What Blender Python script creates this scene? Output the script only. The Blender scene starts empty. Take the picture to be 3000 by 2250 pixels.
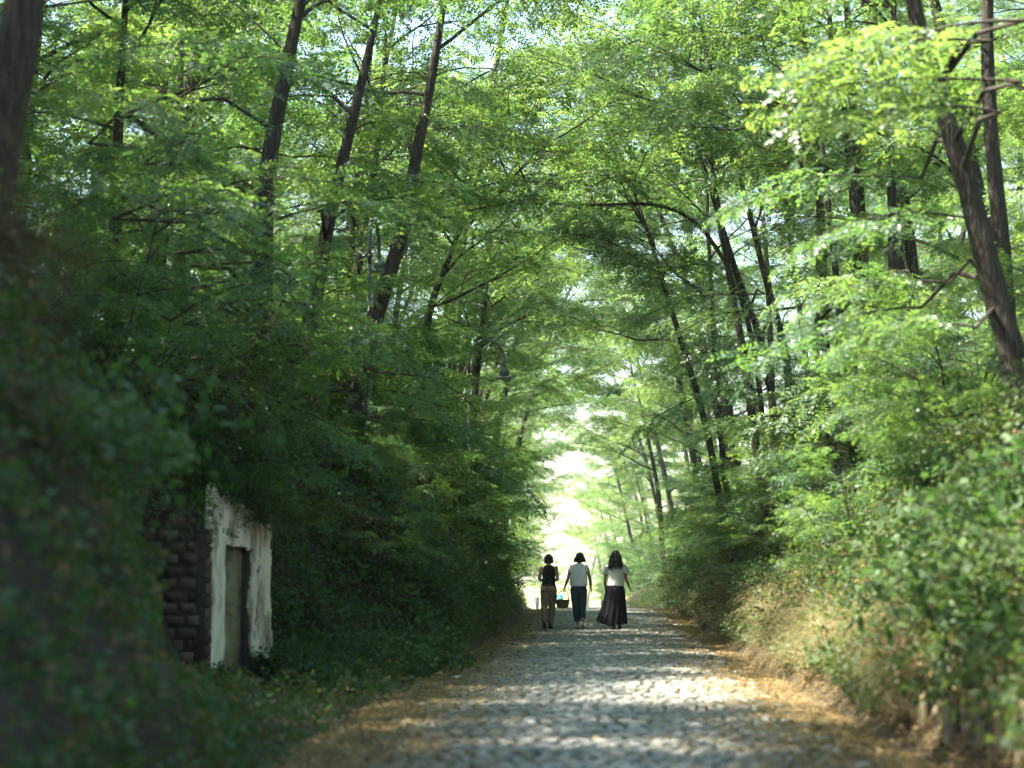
import bpy, bmesh, math, random
import numpy as np
from mathutils import Vector, Matrix, Euler

R = math.radians
rng = np.random.default_rng(7)
random.seed(7)
S = bpy.context.scene
COL = S.collection

# ------------------------------------------------------------------ camera
FOC = 70.0
FPX = FOC / 36.0 * 3000.0          # focal length in photo pixels
CAM_Z = 1.42
VPX, VPY = 1763.0, 1664.0          # where the straight lane would vanish in the photo
cam_d = bpy.data.cameras.new("camera")
cam_d.lens = FOC
cam_d.sensor_width = 36.0
cam_d.clip_start = 0.2
cam_d.clip_end = 3000
cam_d.dof.use_dof = True
cam_d.dof.focus_distance = 44.5
cam_d.dof.aperture_fstop = 1.25
cam = bpy.data.objects.new("camera", cam_d)
COL.objects.link(cam)
cam.location = (0, 0, CAM_Z)
PITCH = math.atan((VPY - 1125.0) / FPX)
YAW = math.atan((VPX - 1500.0) / FPX)
cam.rotation_euler = (math.pi / 2 + PITCH, 0, YAW)
S.camera = cam

# ------------------------------------------------------------------ sky and sun
SUN_EL, SUN_AZ = 60.0, -100.0       # azimuth measured from +Y (view) clockwise
w = bpy.data.worlds.new("World")
S.world = w
w.use_nodes = True
nt = w.node_tree
nt.nodes.clear()
wo = nt.nodes.new("ShaderNodeOutputWorld")
bg = nt.nodes.new("ShaderNodeBackground")
sky = nt.nodes.new("ShaderNodeTexSky")
sky.sky_type = 'NISHITA'
sky.sun_disc = False
sky.sun_elevation = R(SUN_EL)
sky.sun_rotation = R(SUN_AZ)
sky.air_density = 1.3
sky.ozone_density = 1.5
sky.dust_density = 1.0
bg.inputs["Strength"].default_value = 0.075
nt.links.new(sky.outputs[0], bg.inputs[0])
nt.links.new(bg.outputs[0], wo.inputs[0])
sun_d = bpy.data.lights.new("sun", 'SUN')
sun_d.energy = 5.0
sun_d.angle = R(0.53)
sun_d.color = (1.0, 0.93, 0.80)
sun = bpy.data.objects.new("sun", sun_d)
COL.objects.link(sun)
sdir = Vector((math.sin(R(SUN_AZ)) * math.cos(R(SUN_EL)), math.cos(R(SUN_AZ)) * math.cos(R(SUN_EL)), math.sin(R(SUN_EL))))
sun.rotation_euler = sdir.to_track_quat('Z', 'Y').to_euler()
sun.location = sdir * 60

S.view_settings.view_transform = 'Standard'
S.view_settings.look = 'None'
S.view_settings.exposure = 2.8
S.view_settings.gamma = 1.0
S.view_settings.use_curve_mapping = False
S.render.engine = 'CYCLES'
cy = S.cycles
cy.max_bounces = 4
cy.diffuse_bounces = 2
cy.use_adaptive_sampling = True
cy.adaptive_threshold = 0.03
cy.glossy_bounces = 2
cy.transmission_bounces = 3
cy.transparent_max_bounces = 4
cy.volume_bounces = 1
cy.use_denoising = True
cy.sample_clamp_indirect = 6.0
cy.caustics_reflective = False
cy.caustics_refractive = False
S.render.use_persistent_data = False

# ------------------------------------------------------------------ small helpers
def at(px, py, Y):
    """world point seen at photo pixel (px, py) at depth Y along the lane (lane vanishing point as origin)"""
    dx, dy = px - 1500.0, 1125.0 - py
    v = Vector((dx, dy, -FPX))
    v = cam.rotation_euler.to_matrix() @ v
    k = Y / v.y
    return Vector((v.x * k, Y, CAM_Z + v.z * k))

def tag(o, label=None, cat=None, group=None, kind=None):
    if label: o["label"] = label
    if cat: o["category"] = cat
    if group: o["group"] = group
    if kind: o["kind"] = kind
    return o

def mesh_np(name, V, quads=None, tris=None, mat=None, smooth=False, mats=None, midx=None):
    V = np.ascontiguousarray(np.asarray(V, dtype=np.float32).reshape(-1, 3))
    parts = []
    loops = []
    if quads is not None and len(quads):
        q = np.asarray(quads, dtype=np.int32).reshape(-1, 4); parts.append((len(q), 4)); loops.append(q.ravel())
    if tris is not None and len(tris):
        t = np.asarray(tris, dtype=np.int32).reshape(-1, 3); parts.append((len(t), 3)); loops.append(t.ravel())
    L = np.concatenate(loops)
    tot = np.concatenate([np.full(n, k, dtype=np.int32) for n, k in parts])
    start = np.concatenate([[0], np.cumsum(tot)[:-1]]).astype(np.int32)
    me = bpy.data.meshes.new(name)
    me.vertices.add(len(V)); me.vertices.foreach_set("co", V.ravel())
    me.loops.add(len(L)); me.loops.foreach_set("vertex_index", L)
    me.polygons.add(len(tot))
    me.polygons.foreach_set("loop_start", start)
    me.polygons.foreach_set("loop_total", tot)
    if smooth:
        me.polygons.foreach_set("use_smooth", np.ones(len(tot), dtype=bool))
    if mats:
        for m in mats: me.materials.append(m)
        if midx is not None: me.polygons.foreach_set("material_index", np.asarray(midx, dtype=np.int32))
    elif mat: me.materials.append(mat)
    me.update(calc_edges=True)
    me.validate()
    return me

def quads_mesh(name, Q, mat):
    Q = np.asarray(Q, dtype=np.float32).reshape(-1, 4, 3)
    n = len(Q)
    return mesh_np(name, Q.reshape(-1, 3), quads=np.arange(n * 4, dtype=np.int32).reshape(-1, 4), mat=mat)

def link(name, me, parent=None, loc=(0, 0, 0), rot=None, scale=None, matrix=None):
    o = bpy.data.objects.new(name, me)
    COL.objects.link(o)
    if parent is not None: o.parent = parent
    if matrix is not None:
        o.matrix_basis = matrix
    else:
        o.location = loc
        if rot is not None: o.rotation_euler = rot
        if scale is not None: o.scale = scale if hasattr(scale, "__len__") else (scale,) * 3
    return o

def empty(name, loc=(0, 0, 0), rz=0.0, scale=1.0):
    o = bpy.data.objects.new(name, None)
    COL.objects.link(o)
    o.location = loc; o.rotation_euler = (0, 0, rz); o.scale = (scale,) * 3
    o.empty_display_size = 0.2
    return o

def vnoise(x, y, s=1.0, k=0.0):
    x = np.asarray(x) / s; y = np.asarray(y) / s
    return (np.sin(1.7 * x + 1.3 * y + 0.4 + k) + np.sin(-2.3 * x + 1.9 * y + 2.1 + 2 * k) * 0.7 + np.sin(3.7 * x + 0.6 * y + 1.2 + 3 * k) * 0.5
            + np.sin(0.9 * x - 3.1 * y + 4.0 + k) * 0.5 + np.sin(5.3 * x + 4.7 * y + k) * 0.3) / 3.0

def unit(v):
    v = np.asarray(v, dtype=float)
    return v / (np.linalg.norm(v) + 1e-9)

def frame(d, up=(0, 0, 1)):
    x = unit(d)
    y = np.cross(np.asarray(up, dtype=float), x)
    if np.linalg.norm(y) < 1e-4: y = np.cross((0, 1, 0), x)
    y = unit(y)
    z = np.cross(x, y)
    return np.stack([x, y, z], axis=1)

def rot_axis(ax, a):
    return np.array(Matrix.Rotation(a, 3, Vector(ax)))

def tube(P, r, sides=8, seed=0, rough=0.0, cap=False):
    """tube along points P with radii r: returns verts, quads"""
    P = np.asarray(P, dtype=float); n = len(P)
    r = np.broadcast_to(np.asarray(r, dtype=float), (n,))
    T = np.gradient(P, axis=0)
    T /= np.linalg.norm(T, axis=1, keepdims=True) + 1e-9
    a = np.linspace(0, 2 * np.pi, sides, endpoint=False)
    ref = np.array([0.0, 1.0, 0.0]) if abs(T[0][1]) < 0.8 else np.array([1.0, 0, 0])
    V = np.zeros((n, sides, 3))
    rg = np.random.default_rng(seed)
    ph = rg.uniform(0, 6.28, 6)
    for i in range(n):
        u = np.cross(ref, T[i]); u = unit(u)
        v = np.cross(T[i], u)
        ref = np.cross(u, T[i]) * -1
        rr = r[i] * np.ones(sides)
        if rough > 0:
            s = i / max(n - 1, 1) * 9
            rr = rr * (1 + rough * (0.5 * np.sin(2 * a + ph[0] + s) + 0.35 * np.sin(3 * a + ph[1] - 0.7 * s) + 0.5 * np.sin(sides * 0.5 * a + ph[2] + 2.2 * np.sin(s)) + 0.35 * rg.normal(size=sides)))
        V[i] = P[i] + rr[:, None] * (np.cos(a)[:, None] * u + np.sin(a)[:, None] * v)
    idx = np.arange(n * sides).reshape(n, sides)
    Q = np.stack([idx[:-1], np.roll(idx, -1, axis=1)[:-1], np.roll(idx, -1, axis=1)[1:], idx[1:]], axis=-1).reshape(-1, 4)
    V = V.reshape(-1, 3)
    if cap:
        c0 = len(V)
        V = np.vstack([V, P[0], P[-1]])
        k = np.arange(sides)
        t0 = np.stack([np.full(sides, c0), np.roll(idx[0], -1), idx[0], idx[0]], -1)
        t1 = np.stack([np.full(sides, c0 + 1), idx[-1], np.roll(idx[-1], -1), np.roll(idx[-1], -1)], -1)
        return V, Q, np.vstack([t0[:, :3], t1[:, :3]])
    return V, Q

class MB:
    """collects verts / quads / tris for one mesh"""
    def __init__(s): s.V = []; s.Q = []; s.T = []; s.n = 0
    def add(s, V, Q=None, T=None):
        V = np.asarray(V, dtype=float).reshape(-1, 3)
        if Q is not None and len(Q): s.Q.append(np.asarray(Q) + s.n)
        if T is not None and len(T): s.T.append(np.asarray(T) + s.n)
        s.V.append(V); s.n += len(V)
    def tube(s, P, r, sides=6, cap=True, **k):
        res = tube(P, r, sides, cap=cap, **k)
        s.add(*res)
    def box(s, c, h, rz=0.0, jit=0.0):
        v = np.array([[x, y, z] for x in (-1, 1) for y in (-1, 1) for z in (-1, 1)], dtype=float) * np.asarray(h)
        if jit: v += rng.normal(size=v.shape) * jit
        cr, sr = math.cos(rz), math.sin(rz)
        v = v @ np.array([[cr, sr, 0], [-sr, cr, 0], [0, 0, 1]]) + np.asarray(c)
        s.add(v, [[0, 1, 3, 2], [4, 6, 7, 5], [0, 4, 5, 1], [2, 3, 7, 6], [0, 2, 6, 4], [1, 5, 7, 3]])
    def lathe(s, prof, c=(0, 0, 0), n=20):
        a = np.linspace(0, 2 * np.pi, n, endpoint=False)
        prof = np.asarray(prof, dtype=float)
        V = np.stack([np.outer(prof[:, 0], np.cos(a)), np.outer(prof[:, 0], np.sin(a)), np.repeat(prof[:, 1:2], n, 1)], -1) + np.asarray(c)
        idx = np.arange(len(prof) * n).reshape(-1, n)
        Q = np.stack([idx[:-1], np.roll(idx, -1, 1)[:-1], np.roll(idx, -1, 1)[1:], idx[1:]], -1).reshape(-1, 4)
        s.add(V.reshape(-1, 3), Q)
    def mesh(s, name, mat, smooth=False):
        return mesh_np(name, np.vstack(s.V), np.vstack(s.Q) if s.Q else None, np.vstack(s.T) if s.T else None, mat, smooth)

# ------------------------------------------------------------------ materials
def new_mat(name):
    m = bpy.data.materials.new(name); m.use_nodes = True
    t = m.node_tree; t.nodes.clear()
    out = t.nodes.new("ShaderNodeOutputMaterial")
    return m, t, out

def ramp(t, stops, src):
    n = t.nodes.new("ShaderNodeValToRGB")
    e = n.color_ramp.elements
    while len(e) < len(stops): e.new(0.5)
    for i, (p, c) in enumerate(stops):
        e[i].position = p; e[i].color = (*c, 1)
    t.links.new(src, n.inputs[0])
    return n.outputs[0]

def leaf_mat(name, cols, trans, tmix=0.45, rough=0.45, spec=0.35):
    m, t, out = new_mat(name)
    geo = t.nodes.new("ShaderNodeNewGeometry")
    oi = t.nodes.new("ShaderNodeObjectInfo")
    ad = t.nodes.new("ShaderNodeMath"); ad.operation = 'MULTIPLY_ADD'
    t.links.new(oi.outputs["Random"], ad.inputs[0]); ad.inputs[1].default_value = 0.5
    mu = t.nodes.new("ShaderNodeMath"); mu.operation = 'MULTIPLY'; mu.inputs[1].default_value = 0.5
    t.links.new(geo.outputs["Random Per Island"], mu.inputs[0])
    t.links.new(mu.outputs[0], ad.inputs[2])
    n = len(cols)
    c = ramp(t, [(i / (n - 1), k) for i, k in enumerate(cols)], ad.outputs[0])
    c2 = ramp(t, [(i / (n - 1), k) for i, k in enumerate(trans)], ad.outputs[0])
    p = t.nodes.new("ShaderNodeBsdfPrincipled")
    p.inputs["Roughness"].default_value = rough
    p.inputs["Specular IOR Level"].default_value = spec
    t.links.new(c, p.inputs["Base Color"])
    tr = t.nodes.new("ShaderNodeBsdfTranslucent")
    t.links.new(c2, tr.inputs["Color"])
    mx = t.nodes.new("ShaderNodeMixShader"); mx.inputs[0].default_value = tmix
    t.links.new(p.outputs[0], mx.inputs[1]); t.links.new(tr.outputs[0], mx.inputs[2])
    t.links.new(mx.outputs[0], out.inputs[0])
    return m

def noise_mat(name, stops, scale=(1, 1, 1), nscale=6.0, detail=6.0, rough=0.85, bump=0.0, bscale=None, coord="Object", spec=0.3, dist=0.02, rnd=0.0):
    m, t, out = new_mat(name)
    tc = t.nodes.new("ShaderNodeTexCoord")
    mp = t.nodes.new("ShaderNodeMapping"); mp.inputs["Scale"].default_value = scale
    t.links.new(tc.outputs[coord], mp.inputs[0])
    nz = t.nodes.new("ShaderNodeTexNoise"); nz.inputs["Scale"].default_value = nscale; nz.inputs["Detail"].default_value = detail
    nz.inputs["Roughness"].default_value = 0.65
    t.links.new(mp.outputs[0], nz.inputs[0])
    src = nz.outputs["Fac"]
    if rnd > 0:
        oi = t.nodes.new("ShaderNodeObjectInfo"); gi = t.nodes.new("ShaderNodeNewGeometry")
        a = t.nodes.new("ShaderNodeMath"); a.operation = 'ADD'
        t.links.new(oi.outputs["Random"], a.inputs[0]); t.links.new(gi.outputs["Random Per Island"], a.inputs[1])
        f = t.nodes.new("ShaderNodeMath"); f.operation = 'FRACT'; t.links.new(a.outputs[0], f.inputs[0])
        s_ = t.nodes.new("ShaderNodeMath"); s_.operation = 'MULTIPLY_ADD'; s_.inputs[1].default_value = rnd; s_.inputs[2].default_value = -rnd / 2
        t.links.new(f.outputs[0], s_.inputs[0])
        b = t.nodes.new("ShaderNodeMath"); b.operation = 'ADD'; t.links.new(src, b.inputs[0]); t.links.new(s_.outputs[0], b.inputs[1])
        src = b.outputs[0]
    c = ramp(t, stops, src)
    p = t.nodes.new("ShaderNodeBsdfPrincipled")
    p.inputs["Roughness"].default_value = rough; p.inputs["Specular IOR Level"].default_value = spec
    t.links.new(c, p.inputs["Base Color"])
    if bump > 0:
        nb = t.nodes.new("ShaderNodeTexNoise"); nb.inputs["Scale"].default_value = bscale or nscale * 2; nb.inputs["Detail"].default_value = 5
        t.links.new(mp.outputs[0], nb.inputs[0])
        bp = t.nodes.new("ShaderNodeBump"); bp.inputs["Strength"].default_value = bump; bp.inputs["Distance"].default_value = dist
        t.links.new(nb.outputs["Fac"], bp.inputs["Height"]); t.links.new(bp.outputs[0], p.inputs["Normal"])
    t.links.new(p.outputs[0], out.inputs[0])
    return m

M = {}
M['locust'] = leaf_mat("locust_leaf", [(0.026, 0.062, 0.042), (0.047, 0.098, 0.050), (0.098, 0.150, 0.064)],
                       [(0.09, 0.22, 0.045), (0.20, 0.36, 0.06), (0.40, 0.53, 0.088)], 0.45, 0.42, 0.45)
M['broad'] = leaf_mat("bramble_leaf", [(0.020, 0.052, 0.028), (0.033, 0.076, 0.032), (0.058, 0.100, 0.036), (0.09, 0.095, 0.04)],
                      [(0.06, 0.16, 0.03), (0.10, 0.22, 0.03), (0.16, 0.26, 0.04), (0.22, 0.22, 0.05)], 0.33, 0.6, 0.25)
M['bigleaf'] = leaf_mat("broad_vine_leaf", [(0.035, 0.075, 0.028), (0.055, 0.10, 0.034), (0.085, 0.13, 0.042)],
                        [(0.08, 0.2, 0.04), (0.12, 0.26, 0.05), (0.18, 0.3, 0.05)], 0.3, 0.6, 0.3)
M['dryleaf'] = leaf_mat("dry_leaf", [(0.11, 0.06, 0.03), (0.20, 0.12, 0.055), (0.30, 0.20, 0.10)],
                        [(0.2, 0.11, 0.04), (0.3, 0.18, 0.07), (0.4, 0.27, 0.12)], 0.25, 0.7, 0.2)
M['drygrass'] = leaf_mat("dry_grass", [(0.08, 0.08, 0.03), (0.19, 0.15, 0.075), (0.30, 0.245, 0.135), (0.07, 0.09, 0.03)],
                         [(0.18, 0.15, 0.05), (0.32, 0.26, 0.12), (0.42, 0.35, 0.18), (0.16, 0.22, 0.05)], 0.3, 0.7, 0.2)
M['litter'] = leaf_mat("fallen_leaflet", [(0.07, 0.05, 0.028), (0.145, 0.105, 0.048), (0.27, 0.20, 0.085), (0.125, 0.097, 0.056), (0.045, 0.046, 0.028)],
                       [(0.2, 0.1, 0.02), (0.35, 0.2, 0.03), (0.45, 0.3, 0.05), (0.28, 0.17, 0.06), (0.12, 0.12, 0.03)], 0.12, 0.7, 0.2)
M['bark'] = noise_mat("locust_bark", [(0.30, (0.014, 0.011, 0.009)), (0.48, (0.038, 0.030, 0.024)), (0.66, (0.080, 0.065, 0.052)), (0.85, (0.13, 0.115, 0.097))],
                      (9, 9, 1.1), 3.2, 8, 0.9, 1.0, 4.0, dist=0.07)
M['twig'] = noise_mat("twig_bark", [(0.3, (0.02, 0.016, 0.012)), (0.6, (0.055, 0.043, 0.033)), (0.8, (0.11, 0.09, 0.07))], (6, 6, 6), 3.0, 4, 0.9)
M['earth'] = noise_mat("bank_earth", [(0.25, (0.018, 0.014, 0.010)), (0.5, (0.04, 0.032, 0.021)), (0.68, (0.075, 0.058, 0.038)), (0.85, (0.05, 0.055, 0.025))],
                       (1, 1, 1), 2.2, 9, 0.95, 0.7, 14.0, dist=0.05)
M['verge'] = noise_mat("litter_earth", [(0.25, (0.025, 0.02, 0.013)), (0.5, (0.06, 0.045, 0.025)), (0.7, (0.11, 0.078, 0.036)), (0.85, (0.07, 0.06, 0.035))],
                       (1, 1, 1), 9.0, 9, 0.95, 0.5, 40.0, dist=0.02)
M['joint'] = noise_mat("joint_soil", [(0.3, (0.012, 0.012, 0.008)), (0.55, (0.03, 0.032, 0.016)), (0.8, (0.075, 0.06, 0.03))], (1, 1, 1), 14.0, 6, 0.95)
M['stone'] = noise_mat("cobble_stone", [(0.22, (0.125, 0.135, 0.122)), (0.45, (0.195, 0.205, 0.188)), (0.65, (0.245, 0.255, 0.235)), (0.85, (0.32, 0.325, 0.30))],
                       (1, 1, 1), 7.0, 7, 0.75, 0.35, 60.0, dist=0.004, rnd=0.28, spec=0.4)
M['lampmetal'] = noise_mat("green_grey_lamp_paint", [(0.3, (0.035, 0.05, 0.048)), (0.7, (0.06, 0.08, 0.076))], (1, 1, 1), 12, 4, 0.38, spec=0.5)
M['plaster'] = noise_mat("weathered_plaster", [(0.32, (0.10, 0.085, 0.06)), (0.42, (0.34, 0.30, 0.23)), (0.52, (0.68, 0.63, 0.52)), (0.75, (0.80, 0.76, 0.66))],
                         (2.6, 2.6, 0.7), 2.0, 9, 0.9, 0.4, 9.0, dist=0.02)
M['inner'] = noise_mat("ochre_inner_plaster", [(0.38, (0.05, 0.048, 0.03)), (0.48, (0.20, 0.185, 0.11)), (0.75, (0.42, 0.39, 0.25))], (1, 1, 1), 1.6, 8, 0.9)
M['brick'] = noise_mat("old_brick", [(0.2, (0.045, 0.034, 0.024)), (0.5, (0.11, 0.083, 0.056)), (0.8, (0.21, 0.165, 0.115))], (1, 1, 1), 5.0, 8, 0.95, 0.7, 20, rnd=0.35)
M['mortar'] = noise_mat("dark_mortar", [(0.3, (0.02, 0.017, 0.012)), (0.7, (0.06, 0.05, 0.036))], (1, 1, 1), 8.0, 6, 0.95, 0.6, 22)
M['stake'] = noise_mat("weathered_stake_wood", [(0.25, (0.05, 0.045, 0.022)), (0.5, (0.15, 0.125, 0.07)), (0.75, (0.30, 0.26, 0.18))], (9, 9, 0.8), 3.0, 7, 0.9, 0.8, 6.0, dist=0.02, rnd=0.3)
M['meadow'] = noise_mat("sunny_meadow", [(0.3, (0.10, 0.12, 0.03)), (0.5, (0.20, 0.20, 0.07)), (0.75, (0.33, 0.28, 0.12))], (1, 1, 1), 0.6, 7, 0.95)

# ------------------------------------------------------------------ lane and terrain
CREST = 63.0
def lane_x(Y):
    Y = np.asarray(Y, dtype=float)
    d = np.clip(Y - 60, 0, None)
    return -2.96e-4 * d * d * np.where(d > 200, 0.0, 1.0) - np.where(d > 200, 2.96e-4 * (40000 + 400 * (d - 200)), 0.0)

def lane_z(Y):
    Y = np.asarray(Y, dtype=float)
    d = np.clip(Y - CREST, 0, None)
    soft = np.where(d < 14, d * d / 28.0, d - 7.0)
    return -0.0222 * soft

def bank_h(u, Y):
    u = np.asarray(u, dtype=float); Y = np.asarray(Y, dtype=float)
    nx = vnoise(Y, u * 0.3, 6.0) * 0.35
    recess = np.interp(Y, [12.5, 20, 24.6, 26.4, 30.5, 58, 74, 130, 150], [0, 2.2, 2.75, 2.2, 0, 0, 0.9, 1.3, 0.4])      # the bank stands back at the ruined doorway
    left = np.interp(-u + nx * 0.6 - recess, [2.2, 2.5, 3.3, 4.4, 5.8, 8, 30], [0, 0.40, 1.7, 3.4, 4.3, 4.6, 5.6])
    right = np.interp(u + nx * 0.5, [2.35, 2.65, 3.5, 4.8, 6.6, 9, 30], [0, 0.42, 1.55, 3.05, 3.9, 4.2, 5.2])
    left = left * np.interp(Y, [10, 24, 29], [1.28, 1.22, 1.0])
    h = np.where(u < 0, left, right)
    fade = np.interp(Y, [-50, 90, 120, 160, 200], [1, 1, 0.7, 0.3, 0.08])
    rough = (vnoise(u * 2.0, Y * 2.0, 2.2, 1.0) * 0.22 + vnoise(u * 5, Y * 5, 2.2, 2.0) * 0.07) * np.clip((np.abs(u) - 2.45) / 0.8, 0, 1)
    return h * fade + rough

def ground(x, Y):
    return lane_z(Y) + bank_h(np.asarray(x) - lane_x(Y), Y)

us = np.concatenate([-np.array([220, 120, 70, 45, 30, 22, 17, 14, 12, 10.5, 9.4]), -np.linspace(8.6, 2.2, 44), np.linspace(-2.0, 2.1, 9), np.linspace(2.3, 8.6, 44), np.array([9.4, 10.5, 12, 14, 17, 22, 30, 45, 70, 120, 220])])
ys = np.concatenate([np.linspace(-14, 75, 330), np.linspace(76, 170, 110), np.linspace(174, 300, 40), np.array([320, 350, 400, 480, 600, 900])])
Ug, Yg = np.meshgrid(us, ys)
Xg = Ug + lane_x(Yg)
Zg = lane_z(np.clip(Yg, None, 320)) + bank_h(Ug, Yg) - 0.03
idx = np.arange(Ug.size).reshape(Ug.shape)
Qg = np.stack([idx[:-1, :-1], idx[:-1, 1:], idx[1:, 1:], idx[1:, :-1]], -1).reshape(-1, 4)
midx = np.where(np.abs(Ug[:-1, :-1]) < 2.2, 1, 0)
midx = np.where((Yg[:-1, :-1] > 190) | ((Yg[:-1, :-1] > 140) & (np.abs(Ug[:-1, :-1]) > 3)), 2, midx).ravel()
terrain = link("ground", mesh_np("ground", np.stack([Xg, Yg, Zg], -1).reshape(-1, 3), quads=Qg, smooth=True, mats=[M['earth'], M['verge'], M['meadow']], midx=midx))
tag(terrain, "earth of the sunken lane with its two high banks", "ground", kind="structure")

# ------------------------------------------------------------------ cobbled road
ROAD_L, ROAD_R = -1.78, 1.72
yr = np.concatenate([np.linspace(-10, 80, 120), np.linspace(81, 235, 80)])
V = []; 
for u in (ROAD_L - 0.25, 0.0, ROAD_R + 0.25):
    V.append(np.stack([u + lane_x(yr), yr, lane_z(yr) + 0.002], -1))
V = np.stack(V, 1)
idx = np.arange(V.shape[0] * 3).reshape(-1, 3)
Q = np.stack([idx[:-1, :-1], idx[:-1, 1:], idx[1:, 1:], idx[1:, :-1]], -1).reshape(-1, 4)
m, t, out = new_mat("road_bed")
tc = t.nodes.new("ShaderNodeTexCoord"); sp = t.nodes.new("ShaderNodeSeparateXYZ"); t.links.new(tc.outputs["Object"], sp.inputs[0])
nz = t.nodes.new("ShaderNodeTexNoise"); nz.inputs["Scale"].default_value = 5; nz.inputs["Detail"].default_value = 6; t.links.new(tc.outputs["Object"], nz.inputs[0])
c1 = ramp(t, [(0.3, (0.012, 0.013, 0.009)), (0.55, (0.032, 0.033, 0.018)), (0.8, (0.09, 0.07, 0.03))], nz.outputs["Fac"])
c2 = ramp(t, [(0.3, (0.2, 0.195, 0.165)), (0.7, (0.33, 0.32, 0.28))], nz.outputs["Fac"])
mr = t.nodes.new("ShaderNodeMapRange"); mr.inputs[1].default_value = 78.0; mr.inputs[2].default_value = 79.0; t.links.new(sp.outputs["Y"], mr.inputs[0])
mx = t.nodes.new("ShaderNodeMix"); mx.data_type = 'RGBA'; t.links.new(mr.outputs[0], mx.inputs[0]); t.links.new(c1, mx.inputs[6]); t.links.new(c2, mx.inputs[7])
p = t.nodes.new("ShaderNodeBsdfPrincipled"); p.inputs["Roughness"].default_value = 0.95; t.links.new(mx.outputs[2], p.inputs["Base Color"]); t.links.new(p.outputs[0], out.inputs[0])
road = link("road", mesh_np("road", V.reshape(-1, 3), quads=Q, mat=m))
tag(road, "pale cobbled lane running between the banks", "road", kind="structure")

def cobble(sx, sy, rg):
    """rounded sett, three rings: verts, quads, tris (local, top about z = 0.035)"""
    a = np.linspace(0, 2 * np.pi, 8, endpoint=False) + np.pi / 8
    sq = np.stack([np.sign(np.cos(a)) * np.abs(np.cos(a)) ** 0.45, np.sign(np.sin(a)) * np.abs(np.sin(a)) ** 0.45], -1)
    sq = sq * (1 + rg.normal(size=(8, 1)) * 0.05)
    rings = [(1.0, -0.03), (0.985, 0.022), (0.92, 0.031), (0.5, 0.034)]
    V = []
    for k, z in rings:
        V.append(np.stack([sq[:, 0] * sx * k, sq[:, 1] * sy * k, np.full(8, z) + rg.normal(size=8) * 0.0025], -1))
    V = np.vstack(V)
    i = np.arange(32).reshape(4, 8)
    Q = np.stack([i[:-1], np.roll(i, -1, 1)[:-1], np.roll(i, -1, 1)[1:], i[1:]], -1).reshape(-1, 4)
    T = np.array([[24, 24 + k, 25 + k] for k in range(1, 7)])
    return V, Q, T

crg = np.random.default_rng(21)
setts = []
yy = 11.5
row = 0
while yy < 80:
    depth = crg.uniform(0.14, 0.20)
    u = ROAD_L - 0.25 + crg.uniform(0, 0.4)
    while u < ROAD_R + 0.2:
        wd = crg.uniform(0.12, 0.20)
        edge = max(ROAD_L + 0.15 - u, u + wd - ROAD_R + 0.15, 0)
        if crg.random() > 0.012 + edge * 2.6:
            setts.append((u + wd / 2, yy + depth / 2 + crg.normal() * 0.008, wd / 2 - crg.uniform(0.010, 0.028), depth / 2 - crg.uniform(0.002, 0.007), crg.normal() * 0.025))
        u += wd
    yy += depth
    row += 1
setts = np.array(setts)
d = np.array([s[1] for s in setts])
vis = (d > 14.2) & (np.abs(setts[:, 0]) < 1.7)
order = np.argsort(np.where(vis, d, 1e9))[:300]
near = set(order.tolist())
protos = []
for k in range(6):
    Vc, Qc, Tc = cobble(1.0, 1.0, crg)
    protos.append((Vc, Qc, Tc))
pm = [mesh_np("cobblestone", p_[0], p_[1], p_[2], M['stone'], True) for p_ in protos]
mb = MB()
for k, (u, y, hx, hy, rz) in enumerate(setts):
    lift = 0.006 * float(vnoise(u * 3, y * 3, 1.0, 5.0)) + crg.normal() * 0.004 + 0.010 * float(vnoise(u, y, 1.0, 3.0)) + 0.04 * (1 - (u / 1.9) ** 2)
    x = u + float(lane_x(y)); z = float(lane_z(y)) + lift
    tx, ty = crg.normal() * 0.014, crg.normal() * 0.02
    if k in near:
        o = link("cobblestone", pm[k % 6], road, (x, y, z), (tx, ty, rz), (hx, hy, 1.0))
    else:
        Vc, Qc, Tc = protos[k % 6]
        P = Vc * np.array([hx, hy, 1.0])
        P[:, 2] += P[:, 1] * tx - P[:, 0] * ty
        c_, s_ = math.cos(rz), math.sin(rz)
        P = P @ np.array([[c_, s_, 0], [-s_, c_, 0], [0, 0, 1]]) + np.array([x, y, z])
        mb.add(P, Qc, Tc)
far_setts = link("cobblestones", mb.mesh("cobblestones", M['stone'], True), road)
far_setts["kind"] = "stuff"

# ------------------------------------------------------------------ leaves, sprays, boughs
def rhomb(l, w_, lift, widest=0.48):
    return np.array([[0, 0, 0], [l * widest, -w_ / 2, lift], [l, 0, -0.1 * lift], [l * widest, w_ / 2, lift]])

def pinnate(rg, L=0.30, pairs=4, ll=0.088, lw=0.054):
    out = []
    droop = rg.uniform(0.1, 0.4)
    for i in range(pairs):
        t_ = (i + 0.9) / (pairs + 0.4)
        for s in (-1, 1):
            a = s * R(rg.uniform(58, 80) - 16 * t_)
            d_ = np.array([math.cos(a), math.sin(a), rg.uniform(-0.4, 0.15)])
            F = frame(d_, (rg.normal() * 0.25, rg.normal() * 0.25, 1))
            sc = rg.uniform(0.8, 1.15) * (1 - 0.25 * abs(t_ - 0.5))
            out.append((rhomb(ll * sc, lw * sc, rg.uniform(0.001, 0.006)) @ F.T) + np.array([L * t_, 0, -droop * L * t_ * t_]))
    F = frame((1, 0, -2 * droop * 0.5))
    out.append(rhomb(ll, lw, 0.003) @ F.T + np.array([L, 0, -droop * L]))
    return np.array(out)

lrg = np.random.default_rng(3)
PIN = [pinnate(lrg) for _ in range(10)]

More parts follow.
